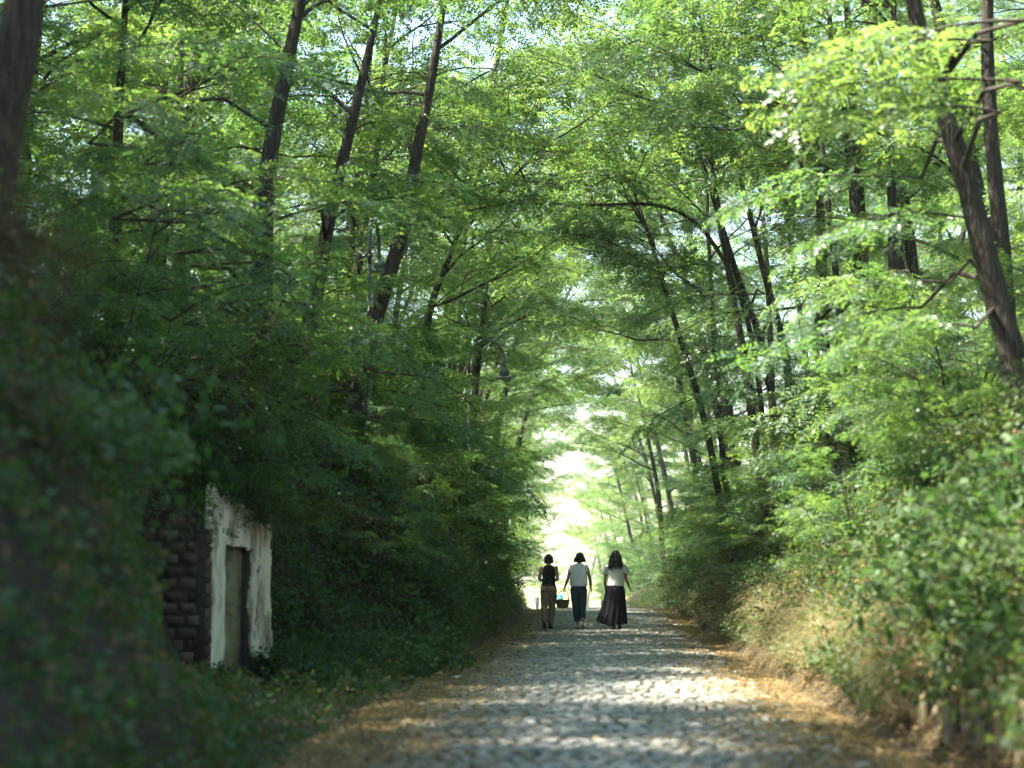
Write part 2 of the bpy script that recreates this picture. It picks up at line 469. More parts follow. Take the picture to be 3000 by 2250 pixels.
def spray(rg, L=0.75, n=10):
    out = []
    droop = rg.uniform(0.05, 0.4)
    for i in range(n):
        t_ = (i + 0.6) / n
        s = 1 if i % 2 else -1
        p = np.array([L * t_, 0.02 * s, -droop * L * t_ * t_ + 0.03 * math.sin(6 * t_)])
        a = s * R(rg.uniform(40, 75)) * (1.0 if t_ < 0.9 else 0.3)
        d_ = np.array([math.cos(a), math.sin(a), rg.uniform(-0.5, 0.25) - droop * t_ * 0.6])
        F = frame(d_, (rg.normal() * 0.35, rg.normal() * 0.35, 1))
        out.append(PIN[rg.integers(len(PIN))] * rg.uniform(0.8, 1.2) @ F.T + p)
    return np.concatenate(out)

SPRAY = [spray(lrg, lrg.uniform(0.55, 0.85), int(lrg.integers(6, 9))) for _ in range(8)]

def curve(p0, d0, L, n, rg, wob=0.12, pull=(0, 0, 0)):
    P = [np.asarray(p0, dtype=float)]; d_ = unit(d0)
    for i in range(n):
        d_ = unit(d_ + rg.normal(size=3) * wob + np.asarray(pull) / n)
        P.append(P[-1] + d_ * L / n)
    return np.array(P)

def bough(rg, L=2.8):
    """leafy bough along +X: (leaf quads, wood verts, wood quads)"""
    P = curve((0, 0, 0), (1, 0, 0.28), L, 10, rg, 0.07, (0, 0, -0.75))
    T = np.gradient(P, axis=0)
    W = MB(); W.tube(P, np.linspace(0.022, 0.005, len(P)), 5, cap=False)
    out = []
    ns = int(L * 5.6)
    for i in range(ns):
        t_ = 0.14 + 0.86 * (i + rg.uniform(0, 0.6)) / ns
        f = min(t_, 0.999) * (len(P) - 1); k = int(f)
        p = P[k] * (1 - f + k) + P[k + 1] * (f - k)
        ax = unit(T[k]); s = 1 if i % 2 else -1
        a = s * R(rg.uniform(35, 70)) * (1.0 if t_ < 0.93 else 0.2)
        side = unit(np.cross((0, 0, 1), ax))
        d_ = ax * math.cos(a) + side * math.sin(a) + np.array([0, 0, rg.normal() * 0.22 - 0.05])
        F = frame(d_, (rg.normal() * 0.3, rg.normal() * 0.3, 1))
        sc = rg.uniform(0.8, 1.25) * (1.1 - 0.3 * t_)
        # short side twig carrying one or two sprays
        tl = rg.uniform(0.05, 0.55) * (1.15 - t_)
        p2 = p + unit(d_) * tl
        W.tube(np.array([p, p + unit(d_) * tl * 0.5 + np.array([0, 0, 0.01]), p2, p2 + unit(d_) * 0.35 + np.array([0, 0, -0.06])]), np.array([0.007, 0.005, 0.004, 0.002]), 3, cap=False)
        out.append(SPRAY[rg.integers(len(SPRAY))] * sc @ F.T + p2)
        if tl > 0.22:
            F2 = frame(d_ + side * rg.normal() * 0.6 + ax * 0.4, (rg.normal() * 0.3, rg.normal() * 0.3, 1))
            out.append(SPRAY[rg.integers(len(SPRAY))] * sc * 0.85 @ F2.T + p + unit(d_) * tl * 0.4)
    return np.concatenate(out).astype(np.float32), np.vstack(W.V), np.vstack(W.Q)

BOUGH = [bough(lrg, L) for L in (2.2, 2.6, 3.0, 3.2, 2.4, 2.8)]
BOUGH_LEAF = [quads_mesh("foliage", b[0], M['locust']) for b in BOUGH]
BOUGH_WOOD = [mesh_np("branch", b[1], b[2], mat=M['twig'], smooth=True) for b in BOUGH]

def grow_tree(rg, trunk, rad, nlimb=8, low=0.3, reach=3.6, road_dir=(1, 0, 0), bias=0.6, bscale=1.0, dens=1.0, skip=None):
    """limbs and bough placements for a trunk polyline; returns limb MB, list of (pos, 3x3*scale, variant)"""
    W = MB(); pl = []
    n = len(trunk)
    seg = np.linalg.norm(np.diff(trunk, axis=0), axis=1); cum = np.concatenate([[0], np.cumsum(seg)]); tot = cum[-1]
    def pt(s):
        k = min(np.searchsorted(cum, s * tot) , n - 1); k = max(k, 1)
        f = (s * tot - cum[k - 1]) / max(seg[k - 1], 1e-6)
        return trunk[k - 1] * (1 - f) + trunk[k] * f, rad[k - 1] * (1 - f) + rad[k] * f
    def put(p, d_, sc=1.0):
        F = frame(d_, (rg.normal() * 0.25, rg.normal() * 0.25, 1))
        pl.append((p, F * (sc * bscale * rg.uniform(0.8, 1.15)), int(rg.integers(len(BOUGH)))))
    for i in range(nlimb):
        s = low + (0.97 - low) * ((i + rg.uniform(0, 0.8)) / nlimb)
        p, r_ = pt(s)
        az = rg.uniform(0, 2 * np.pi)
        h = unit(np.array([math.cos(az), math.sin(az), 0]) + np.asarray(road_dir) * bias)
        d_ = unit(h + np.array([0, 0, rg.uniform(0.35, 0.9)]))
        L = reach * rg.uniform(0.65, 1.2) * (1.15 - 0.55 * s)
        C = curve(p, d_, L, 8, rg, 0.10, (0, 0, -0.25))
        if skip is not None and (skip(C[4]) or skip(C[8])): continue
        W.tube(C, np.linspace(max(min(r_ * 0.5, 0.075), 0.03), 0.014, len(C)), 6, cap=False)
        T = np.gradient(C, axis=0)
        nb = int(round(4 * dens))
        for j in range(nb):
            t_ = 0.28 + 0.72 * (j + rg.uniform(0, 0.7)) / nb
            k = min(int(t_ * 8), 7)
            a = R(rg.uniform(35, 75)) * (1 if j % 2 else -1)
            dd = rot_axis((0, 0, 1), a) @ unit(T[k]); dd[2] = dd[2] * 0.4 + rg.uniform(-0.2, 0.2)
            put(C[k], dd, 0.85)
        put(C[-1], T[-1] * np.array([1, 1, 0.6]), 0.95)
    for j in range(int(round(7 * dens))):
        s = low * 0.7 + (1 - low * 0.7) * (j + rg.uniform(0, 1)) / 7.0 / max(dens, 0.3) if dens < 1 else low * 0.7 + (1 - low * 0.7) * rg.uniform(0, 1)
        p, r_ = pt(min(s, 0.99))
        az = rg.uniform(0, 2 * np.pi)
        put(p, np.array([math.cos(az), math.sin(az), rg.uniform(-0.1, 0.35)]) + np.asarray(road_dir) * 0.3, rg.uniform(0.7, 1.0))
    if not W.V: W.tube(np.array([trunk[-3], trunk[-3] + np.array([0.3, 0.2, 0.5])]), np.array([0.03, 0.015]), 6, cap=False)
    put(trunk[-1], trunk[-1] - trunk[-2], 0.9)
    return W, pl

def crown_mesh(name, pl):
    Q = [BOUGH[v][0] @ F.T.astype(np.float32) + p.astype(np.float32) for p, F, v in pl]
    return quads_mesh(name, np.concatenate(Q), M['locust'])

def add_twigs(W, pl):
    for p, F, v in pl:
        W.add(BOUGH[v][1] @ F.T + p, BOUGH[v][2])

# generic locust trees: six kinds, the trunk leaning along local +X
KINDS = []
trg = np.random.default_rng(11)
for k in range(6):
    H = (14.5, 13.0, 15.5, 12.0, 14.0, 16.0)[k]
    lean = (3.2, 2.0, 3.8, 3.0, 1.2, 2.6)[k]
    n = 16
    s = np.linspace(0, 1, n)
    P = np.stack([lean * s ** 1.6 + 0.22 * np.sin(s * 5 + k) * s, 0.35 * np.sin(s * 4 + 2 * k) * s, H * s * 0.97 - 0.5], -1)
    rad = np.interp(s, [0, 0.06, 0.5, 1.0], [0.21, 0.155, 0.115, 0.03]) * (1.0, .85, 1.1, .8, .95, 1.15)[k]
    TV, TQ = tube(P, rad, 9, seed=k, rough=0.05)
    W, pl = grow_tree(trg, P, rad, nlimb=(9, 8, 9, 8, 8, 10)[k], low=0.30, reach=3.9, bias=0.7, dens=(0.8, 0.65, 0.8, 0.6, 0.8, 0.7)[k])
    add_twigs(W, pl)
    KINDS.append((mesh_np("trunk", TV, TQ, mat=M['bark'], smooth=True), W.mesh("branches", M['twig'], True), crown_mesh("crown", pl)))

def plant_tree(kind, x, y, rz, sc, label, group, z=None):
    z = float(ground(x, y)) - 0.1 if z is None else z
    t_ = empty("locust_tree", (x, y, z), rz, sc)
    tag(t_, label, "tree", group)
    for nm, me in zip(("trunk", "branches", "crown"), KINDS[kind]):
        link(nm, me, t_)
    return t_

# ------------------------------------------------------------------ hero trees, traced trunk by trunk at their own distance
def hero(pix, Y, wpx, label, road_sign, seed, nlimb=5, low=0.45, reach=3.0, dens=0.7, top=13.5, boughs=(), group=None, Y2=None, bscale=1.0):
    rg = np.random.default_rng(seed)
    pix = list(pix)
    Y2 = Y if Y2 is None else Y2
    Ys = np.linspace(Y, Y2, len(pix))                      # from the lowest point upwards
    P = [np.array(at(px, py, yv)) for (px, py), yv in zip(pix, Ys)]
    m_px = Y / FPX
    r0 = wpx * m_px / 2
    # down to the ground
    d_ = unit(P[0] - P[1]); d_ = unit(d_ * np.array([0.6, 0.6, 1.0]))
    b = P[0].copy()
    low_pts = []
    for _ in range(60):
        if b[2] < float(ground(b[0], b[1])) - 0.25: break
        b = b + d_ * 0.25; d_ = unit(d_ + np.array([0, 0, -0.10])); low_pts.append(b.copy())
    P = low_pts[::-1] + P
    # up into the canopy
    d_ = unit(P[-1] - P[-2]); p = P[-1].copy()
    while p[2] < top:
        d_ = unit(d_ + rg.normal(size=3) * 0.05 + np.array([0.02 * road_sign, 0, 0.03])); p = p + d_ * 0.6; P.append(p.copy())
    P = np.array(P)
    # resample with a smooth curve
    cum = np.concatenate([[0], np.cumsum(np.linalg.norm(np.diff(P, axis=0), axis=1))])
    n = max(int(cum[-1] / 0.30), 12)
    s = np.linspace(0, cum[-1], n)
    Pn = np.stack([np.interp(s, cum, P[:, k]) for k in range(3)], -1)
    ker = np.array([1, 2, 3, 2, 1]) / 9.0
    Ps = Pn.copy()
    for k in range(3):
        Ps[2:-2, k] = np.convolve(Pn[:, k], ker, mode='valid')
    rad = r0 * np.interp(s / cum[-1], [0, 0.04, 0.3, 1.0], [1.5, 1.15, 1.0, 0.28])
    base = Ps[0].copy()
    L = Ps - base
    t_ = empty("locust_tree", base)
    tag(t_, label, "tree", group)
    TV, TQ = tube(L, rad, 14, seed=seed, rough=0.045)
    link("trunk", mesh_np("trunk", TV, TQ, mat=M['bark'], smooth=True), t_)
    W, pl = grow_tree(rg, L, rad, nlimb, low, reach, (road_sign, 0, 0), 0.6, bscale, dens, lambda q: in_window(q + base, 0.35))
    link("branches", W.mesh("branches", M['twig'], True), t_)
    keepers = set()
    for (px, py, yv, dx, dy, dz, sc) in boughs:             # low boughs the photo shows: tip region pixel, direction
        q = np.array(at(px, py, yv)) - base
        F = frame((dx, dy, dz), (0.1, 0, 1)) * sc
        v = int(rg.integers(len(BOUGH)))
        pl.append((q, F, v)); keepers.add(len(pl) - 1)
        k = int(np.argmin(np.linalg.norm(L - q - np.array([0, 0, -0.3 * np.linalg.norm(q[:2])]) * 0, axis=1)))
        if np.linalg.norm(L[k] - q) < 6 and not in_window((L[k] + q) / 2 + base, 0.1):
            mid = (L[k] + q) / 2 + np.array([0, 0, 0.25])
            W2 = MB(); W2.tube(np.array([L[k], mid, q]), np.array([0.035, 0.028, 0.02]), 6, cap=False)
            link("branch", W2.mesh("branch", M['twig'], True), t_)
    for n_, (q, F, v) in enumerate(pl):
        if n_ in keepers: pass
        elif in_window(q + base + F[:, 0] * 1.4, 0.5) or in_window(q + base + F[:, 0] * 2.4, 0.3): continue
        m4 = Matrix.Identity(4)
        for a in range(3):
            for b_ in range(3): m4[a][b_] = F[a, b_]
            m4[a][3] = q[a]
        br = link("branch", BOUGH_WOOD[v], t_, matrix=m4)
        link("foliage", BOUGH_LEAF[v], br)
    return t_

def in_window(p, r=0.0):
    """places where the photograph looks past the leaves: the lamp, trunks and the doorway"""
    px = VPX + p[0] * FPX / p[1]; py = VPY - (p[2] - CAM_Z) * FPX / p[1]; m_ = r * FPX / p[1]
    for x0, x1, y0, y1, yv in ((1340, 1535, 960, 1130, 44.5), (1050, 1230, 720, 1040, 33), (845, 960, 720, 1080, 32.5), (745, 885, 60, 560, 26.6), (1000, 1300, 80, 600, 33.5), (1235, 1330, 760, 1090, 47),
                               (400, 815, 1330, 1985, 23.9), (2465, 2530, 60, 500, 35), (1060, 1110, 700, 900, 35), (2735, 3010, 2075, 2260, 17.5), (2190, 2305, 840, 1060, 40), (2390, 2440, 860, 1200, 35), (2455, 2560, 840, 1150, 34), (2590, 2720, 390, 510, 31), (2090, 2150, 1400, 1520, 46), (1900, 2130, 560, 790, 44), (2320, 2390, 60, 230, 40)):
        if x0 - m_ < px < x1 + m_ and y0 - m_ < py < y1 + m_ and p[1] < yv: return True
    return False

GL, GR = "locust trees on the left bank", "locust trees on the right bank"
hero([(-45, 640), (0, 400), (42, 180), (78, -20)], 15.5, 132, "thick bare leaning trunk cut off by the left edge of the photo", 1, 101, 4, 0.6, 3.0, 0.6, 9.7, group=GL)
hero([(770, 760), (776, 560), (792, 430), (832, 240), (882, -10)], 27, 74, "thick straight trunk with ridged bark on the left bank, leaning toward the lane", 1, 102, 5, 0.5, 3.2, 0.7, 10.7, group=GL,
     boughs=[(620, 560, 25.5, 1, -0.3, 0.0, 0.8), (820, 640, 25.5, 1, -0.4, -0.05, 0.9), (560, 780, 24, 1, -0.2, -0.1, 0.85), (480, 620, 24.5, -0.5, -0.8, 0, 0.8), (640, 900, 25, 0.8, -0.4, -0.1, 0.9), (500, 300, 26, 0.6, -0.5, 0, 0.9), (500, 640, 25, 1, -0.3, -0.1, 0.65), (520, 740, 25.2, 1, -0.2, -0.12, 0.65), (560, 850, 25.4, 1, -0.2, -0.15, 0.62), (540, 950, 25.4, 1, -0.2, -0.2, 0.65), (560, 1050, 25.3, 1, -0.2, -0.2, 0.7), (600, 1150, 25.6, 1, -0.1, -0.25, 0.75), (640, 1230, 25.6, 1, -0.1, -0.25, 0.7), (480, 1130, 25, 0.8, -0.4, -0.1, 0.7), (420, 480, 25, 0.5, -0.7, -0.1, 0.9), (330, 640, 23.5, 0.7, -0.6, -0.1, 0.9), (260, 420, 24, 0.5, -0.7, -0.05, 0.9)])
hero([(840, 1100), (900, 1000), (928, 850), (952, 700), (1002, 480), (1062, 230), (1105, 40), (1120, -40)], 33, 46, "slender dark trunk bending at its foot on the left bank", 1, 103, 5, 0.55, 3.2, 0.7, 11.7, group=GL,
     boughs=[(760, 990, 31, 1, -0.4, -0.1, 0.9), (840, 1010, 31.5, 1, -0.3, -0.25, 0.9), (930, 620, 30.5, 1, -0.15, 0.12, 0.75), (1000, 640, 30.5, 1, -0.2, 0.08, 0.6), (1010, 600, 30.4, 1, -0.1, 0.0, 0.8), (985, 680, 30.2, 1, -0.1, 0.06, 0.85), (1110, 630, 31, 1, 0.0, 0.05, 0.6)])
hero([(1058, 1100), (1078, 1000), (1122, 850), (1182, 680), (1216, 470), (1266, 230), (1300, 0)], 34, 50, "curving trunk with a reddish scar on the left bank", 1, 104, 6, 0.55, 3.4, 0.7, 12.2, group=GL,
     boughs=[(960, 1150, 32, 1, -0.3, -0.2, 1.0), (1080, 1220, 33, 1, -0.2, -0.25, 0.9), (1100, 1090, 33, 1, 0.2, -0.2, 0.9)])
hero([(1015, 900), (1030, 620), (1050, 470), (1072, 320), (1090, 120)], 41, 34, "upright trunk, left one of a close pair behind the curving trunks", 1, 105, 5, 0.5, 3.0, 0.6, 11.7, group=GL)
hero([(1040, 830), (1062, 680), (1088, 560), (1108, 400), (1122, 250), (1130, 100)], 40, 36, "upright trunk, right one of a close pair behind the curving trunks", 1, 106, 5, 0.5, 3.0, 0.6, 11.7, group=GL)
hero([(1236, 1130), (1246, 1000), (1256, 900), (1298, 800), (1345, 680), (1385, 560)], 48, 27, "thin S-shaped trunk left of the lamp post, bending toward the lane", 1, 107, 6, 0.5, 3.2, 0.7, 11.2, group=GL,
     boughs=[(1180, 1240, 46, 1, -0.2, -0.2, 1.0), (1240, 1330, 46, 1, -0.2, -0.3, 1.0)])
hero([(1390, 1160), (1402, 1050), (1420, 900), (1432, 700), (1440, 600)], 56, 25, "straight trunk standing behind the arched lamp on the left bank", 1, 108, 6, 0.5, 3.2, 0.7, 11.2, group=GL,
     boughs=[(1400, 1040, 56, 1, 0.3, 0.5, 1.1), (1440, 900, 56, 1, 0.4, 0.5, 1.1)])
hero([(1308, 1150), (1330, 960), (1332, 740), (1334, 600)], 60, 16, "very thin straight pole of a young tree between lamp and S-shaped trunk", 1, 109, 5, 0.5, 2.6, 0.7, 10.7, group=GL)
hero([(345, 420), (352, 250), (368, 0)], 31, 46, "dark upright trunk behind leaves near the top left corner", 1, 110, 4, 0.6, 3.0, 0.6, 10.7, group=GL)
hero([(530, 520), (528, 300), (532, 0)], 36, 38, "thin upright trunk half hidden in leaves left of the thick ridged trunk", 1, 111, 4, 0.6, 3.0, 0.6, 10.7, group=GL)
# right bank
hero([(3000, 1120), (2950, 990), (2882, 740), (2838, 542), (2768, 338), (2680, 60), (2665, -40)], 22, 68, "thickest dark trunk on the right bank, leaning over the lane", -1, 201, 3, 0.72, 3.2, 0.5, 11.3, group=GR,
     boughs=[(2900, 120, 19.5, -1, -0.2, -0.15, 0.8), (2990, 240, 19, -1, -0.1, -0.1, 0.85), (2930, 330, 19.5, -1, -0.3, -0.1, 0.75), (3000, 60, 19, -1, 0.1, -0.2, 0.9),
             (2780, 830, 22, -1, -0.3, -0.22, 0.8), (2700, 900, 23, -1, -0.2, -0.3, 0.85), (2860, 960, 21, -1, -0.3, -0.15, 0.7), (2840, 640, 22, -1, -0.3, -0.1, 0.7), (2700, 520, 24, -1, -0.2, -0.2, 0.8)])
hero([(2945, 840), (2936, 720), (2920, 580), (2900, 350), (2890, 100)], 25, 52, "dark trunk just right of the thickest trunk on the right bank", -1, 202, 3, 0.55, 3.0, 0.5, 11.3, group=GR)
hero([(2518, 620), (2510, 480), (2500, 300), (2488, 150), (2480, 0)], 36, 50, "grey-barked straight trunk sunlit on its left side, upper right", -1, 203, 3, 0.55, 3.2, 0.5, 12.3, group=GR)
hero([(2612, 560), (2610, 480), (2604, 380), (2616, 120), (2620, 0)], 33, 34, "straight trunk between the grey sunlit trunk and the thickest one", -1, 204, 3, 0.6, 3.0, 0.5, 11.8, group=GR)
hero([(2385, 260), (2378, 205), (2356, 150), (2318, 80), (2272, 0)], 41, 26, "dark trunk arching left near the top edge, upper right", -1, 205, 5, 0.5, 3.2, 0.6, 14, group=GR)
hero([(2170, 260), (2112, 140), (2062, 70), (2012, 0)], 50, 18, "thin dark branchy trunk slanting left at the top edge", -1, 206, 5, 0.5, 3.2, 0.6, 14.5, group=GR)
hero([(2250, 1075), (2243, 1040), (2216, 950), (2182, 870), (2150, 780), (2120, 680)], 43, 24, "slanting dark trunk low on the right bank above the bright sprays", -1, 207, 6, 0.45, 3.4, 0.7, 13, group=GR,
     boughs=[(2240, 860, 41, -1, -0.2, -0.25, 0.9), (2330, 900, 39, -1, -0.2, -0.3, 0.9), (2220, 1140, 40, -1, -0.2, -0.25, 0.9), (2300, 1220, 38, -1, -0.2, -0.25, 0.9)])
hero([(2305, 1060), (2292, 980), (2262, 890), (2236, 790), (2200, 640)], 41, 24, "slanting trunk parallel to and right of the low dark one", -1, 208, 5, 0.5, 3.2, 0.7, 13, group=GR)
hero([(2446, 1350), (2424, 1220), (2402, 1100), (2392, 920), (2400, 800), (2402, 700)], 36, 25, "straight slim trunk rising through the sunlit shrubs of the right bank", -1, 209, 3, 0.5, 3.2, 0.5, 11.8, group=GR,
     boughs=[(2500, 1050, 34, -1, -0.3, -0.25, 0.8), (2560, 1130, 32, -1, -0.3, -0.2, 0.85), (2600, 830, 32, -1, -0.3, -0.2, 0.9)])
hero([(2496, 1180), (2480, 1080), (2462, 950), (2450, 800)], 35, 24, "pale sunlit slim trunk on the right bank beside a thick dark one", -1, 210, 3, 0.55, 3.0, 0.5, 11.3, group=GR)
hero([(2548, 1180), (2540, 1050), (2526, 880), (2520, 700)], 35.5, 46, "thick dark trunk beside the pale slim one on the right bank", -1, 211, 3, 0.5, 3.2, 0.5, 11.8, group=GR)
hero([(2190, 930), (2145, 800), (2112, 745), (2032, 632), (1905, 592), (1775, 602)], 46, 15, "tree with a long bare limb arching far out over the lane", -1, 212, 4, 0.7, 3.0, 0.7, 9.5, group=GR, Y2=44,
     boughs=[(2110, 778, 45.5, -1, 0, 0.1, 1.1)])
hero([(2125, 1540), (2112, 1480), (2098, 1400), (2070, 1250), (2020, 1080), (1965, 900)], 47, 20, "dark trunk rising behind the women's side shrubs on the right bank", -1, 213, 6, 0.45, 3.4, 0.7, 12.5, group=GR)
hero([(2150, 1530), (2140, 1480), (2120, 1400), (2110, 1200), (2090, 1000)], 47.5, 18, "slim trunk twinned with the dark one behind the right bank shrubs", -1, 214, 5, 0.5, 3.2, 0.7, 12.5, group=GR)
hero([(2222, 1345), (2212, 1300), (2204, 1240), (2190, 1100), (2165, 960)], 43, 24, "short visible trunk piece amid bright sprays on the right bank", -1, 215, 5, 0.5, 3.2, 0.7, 12.5, group=GR)
hero([(1930, 1450), (1922, 1400), (1908, 1330), (1880, 1200), (1850, 1080)], 92, 14, "thin trunk leaning over the far lane on the right", -1, 216, 6, 0.45, 3.4, 0.7, 12, group=GR)

# the rest of the wood: rows along both banks
prg = np.random.default_rng(5)
def row_label(side, y, back):
    s = "left" if side < 0 else "right"
    if back: return f"locust tree deeper in the wood behind the {s} bank", f"wood behind the {s} bank"
    if y < 26: return f"locust tree overhanging the foreground from the {s} bank", f"foreground trees of the {s} bank"
    if y < 62: return f"leafy locust tree beside the walkers along the {s} bank", f"middle trees of the {s} bank"
    if y < 115: return f"pale green locust tree arching over the lane beyond the walkers, {s} side", f"far arching trees of the {s} bank"
    return f"hazy small-looking locust tree at the far end of the lane, {s} side", f"trees at the lane end, {s} side"

def out_of_view(x, y):
    return y < 3 or x < -0.302 * y - 2.6 or x > 0.212 * y + 2.4

ROWS = {-1: ((0, 30, 2.3, 6.0, 8.0, True), (30, 40, 4.0, 6.5, 8.0, True), (42, 62, 4.0, 4.6, 6.4, False), (62, 115, 5.2, 4.6, 6.6, False), (115, 190, 9.0, 5.5, 8.5, False)),
        1: ((0, 30, 5.0, 7.0, 9.0, True), (28, 62, 4.4, 6.2, 8.2, False), (62, 115, 5.2, 4.6, 6.6, False), (115, 190, 9.0, 5.5, 8.5, False))}
for side in (-1, 1):
    for y0, y1, step, ulo, uhi, hidden in ROWS[side]:
        y = y0 + prg.uniform(0, 2)
        while y < y1:
            u = side * prg.uniform(ulo, uhi)
            if hidden and not out_of_view(u, y):
                u = -0.302 * y - prg.uniform(2.7, 4.5) if side < 0 else 0.212 * y + 4.6
            lab, grp = row_label(side, y, False)
            plant_tree(int(prg.integers(6)), u + float(lane_x(y)), y, (0 if side < 0 else math.pi) + prg.normal() * 0.5, (prg.uniform(0.62, 0.78) if y < 60 else prg.uniform(0.68, 0.9)) if side < 0 else prg.uniform(0.55, 0.65) if y < 30 else prg.uniform(0.72, 0.92), lab, grp)
            y += step * prg.uniform(0.8, 1.25)
    for y0, y1, step, ulo, uhi in (((-4, 34, 3.6, 9.5, 13.0), (34, 80, 4.2, 8.5, 12.0), (24, 90, 5.5, 12.5, 18)) if side < 0 else ((4, 90, 4.6, 9.5, 13.5), (20, 100, 7.0, 14, 19))):
        y = y0 + prg.uniform(0, 3)
        while y < y1:
            u = side * prg.uniform(ulo, uhi)
            lab, grp = row_label(side, y, True)
            plant_tree(int(prg.integers(6)), u + float(lane_x(y)), y, prg.uniform(0, 6.28), (prg.uniform(0.9, 1.05) if y < 34 else prg.uniform(0.85, 1.05)) if side < 0 else prg.uniform(0.8, 1.0), lab, grp)
            y += step * prg.uniform(0.75, 1.25)

for k, (u, Yv, sc, kd, rz) in enumerate(((4.4, 66, 0.95, 2, 3.0), (-4.4, 72, 0.95, 0, 0.2), (4.3, 82, 0.95, 5, 3.3), (-4.4, 92, 1.0, 2, -0.1), (4.6, 104, 1.0, 0, 3.1), (-4.6, 118, 1.05, 5, 0.1), (-5.2, 60, 1.15, 5, 0.25), (-5.4, 68, 1.15, 2, 0.1), (5.0, 74, 1.15, 5, 3.2), (4.4, 112, 0.8, 2, 3.1), (4.6, 142, 0.9, 0, 3.2))):
    plant_tree(kd, u + float(lane_x(Yv)), Yv, rz, sc, "tall locust tree whose crown arches across the far lane", "trees arching across the far lane")
END = "trees closing the far end of the lane"
for k, (px, Yv, sc, kd) in enumerate(((1490, 205, 0.9, 0), (1535, 236, 0.8, 3), (1590, 262, 0.6, 4), (1665, 275, 0.62, 1), (1720, 262, 0.85, 2), (1765, 232, 0.8, 5), (1800, 200, 0.95, 0), (1760, 168, 0.8, 3), (1470, 150, 0.9, 1), (1530, 290, 0.8, 2), (1625, 310, 0.5, 5), (1715, 318, 0.6, 0), (1780, 300, 1.0, 1))):
    p = at(px, 1700, Yv)
    plant_tree(kd, p.x, Yv, k * 1.7, sc, "pale sunlit tree closing the far end of the lane", END)

# ------------------------------------------------------------------ lamp posts
def lamp_post(px, py_top, Y, hx, label, group="arched lamp posts on the left bank"):
    top = at(px, py_top, Y)
    gz = float(ground(top.x, Y)) - 0.2
    t_ = empty("lamp_post", (top.x, Y, gz))
    tag(t_, label, "street lamp", group)
    h = top.z - gz
    b = MB(); b.tube(np.array([[0, 0, 0], [0, 0, h * 0.45], [0, 0, h * 0.451], [0, 0, h - 0.85]]), np.array([0.05, 0.05, 0.036, 0.034]), 14)
    link("pole", b.mesh("pole", M['lampmetal'], True), t_)
    b = MB(); b.lathe([(0.0, 0), (0.085, 0), (0.085, 0.5), (0.055, 0.6), (0.0, 0.6)], n=16)
    link("base", b.mesh("base", M['lampmetal']), t_)
    for zc in (0.45, 0.86):
        b = MB(); b.lathe([(0.03, -0.03), (0.055, -0.03), (0.055, 0.03), (0.03, 0.03)], (0, 0, h * zc), 14)
        link("collar", b.mesh("collar", M['lampmetal']), t_)
    r_ = hx / 2
    a = np.linspace(math.pi, -0.12, 26)
    arc = np.stack([r_ + r_ * np.cos(a), 0 * a, (h - 0.85) + 0.35 + 0.5 * np.sin(a)], -1)
    P = np.vstack([[0, 0, h - 0.85], arc, [hx, 0, h - 0.62]])
    b = MB(); b.tube(P, 0.034, 12)
    link("arm", b.mesh("arm", M['lampmetal'], True), t_)
    zc = h - 0.75
    prof = [(0.001, 0.13)] + [(0.12 * math.sin(q), 0.12 * math.cos(q)) for q in np.linspace(0.25, 2.2, 12)] + [(0.12, -0.09), (0.21, -0.115), (0.215, -0.13), (0.1, -0.12), (0.001, -0.12)]
    b = MB(); b.lathe(prof, (hx, 0, zc), 24)
    hd = link("lamp_head", b.mesh("lamp_head", M['lampmetal'], True), t_)
    g = MB(); g.lathe([(0.10, -0.125), (0.085, -0.16), (0.04, -0.18), (0.001, -0.185)], (hx, 0, zc), 20)
    link("lens", g.mesh("lens", M['plaster'], True), hd)
    return t_

lamp_post(1374, 996, 44.5, 0.80, "arched green-grey street lamp left of the walkers with round head")
lamp_post(1084, 640, 36.0, 0.80, "lamp pole half hidden behind leaves between the curving trunks").rotation_euler = (0, 0, R(84))
lamp_post(1493, 1390, 88.0, 0.80, "small distant lamp head peeping from leaves at the lane's end")

# ------------------------------------------------------------------ ruined doorway in the left bank
C0 = np.array(at(606, 1664, 24.0)); C0[2] = 0.0
E0 = np.array(at(800, 1664, 25.7)); E0[2] = 0.0
wd = E0 - C0; WL = np.linalg.norm(wd); wd /= WL
nrm = np.array([wd[1], -wd[0], 0.0])                       # towards the lane
ruin = empty("ruined_doorway", C0)
tag(ruin, "crumbling plastered brick doorway set into the dark left bank", "ruin")
def wall_pt(t_, z, off): return wd * (t_ * WL) + nrm * off + np.array([0, 0, z])
def slab(name, t0, t1, z0, z1, o0, o1, mat):
    v = [wall_pt(t_, z, o) for t_ in (t0, t1) for o in (o0, o1) for z in (z0, z1)]
    b = MB(); b.add(v, [[0, 1, 3, 2], [4, 6, 7, 5], [0, 4, 5, 1], [2, 3, 7, 6], [0, 2, 6, 4], [1, 5, 7, 3]])
    return link(name, b.mesh(name, mat), ruin)
slab("pier", 0.0, 0.27, -0.4, 2.42, -0.34, -0.03, M['mortar'])
slab("pier", 0.66, 0.955, -0.4, 2.12, -0.34, -0.03, M['mortar'])
slab("lintel", 0.27, 0.66, 1.72, 2.3, -0.34, -0.032, M['mortar'])
slab("back_wall", 0.1, 0.9, -0.4, 2.0, -0.45, -0.14, M['inner'])
rr = np.random.default_rng(77)
NT, NZ = 56, 110
tt = np.linspace(0, 1, NT + 1); zz = np.linspace(-0.1, 2.45, NZ + 1)
TT, ZZ = np.meshgrid((tt[:-1] + tt[1:]) / 2, (zz[:-1] + zz[1:]) / 2)
edge = vnoise(TT * 9, ZZ * 4, 1.0, 1.5) * 0.06 + vnoise(TT * 23, ZZ * 13, 1.0, 0.3) * 0.03
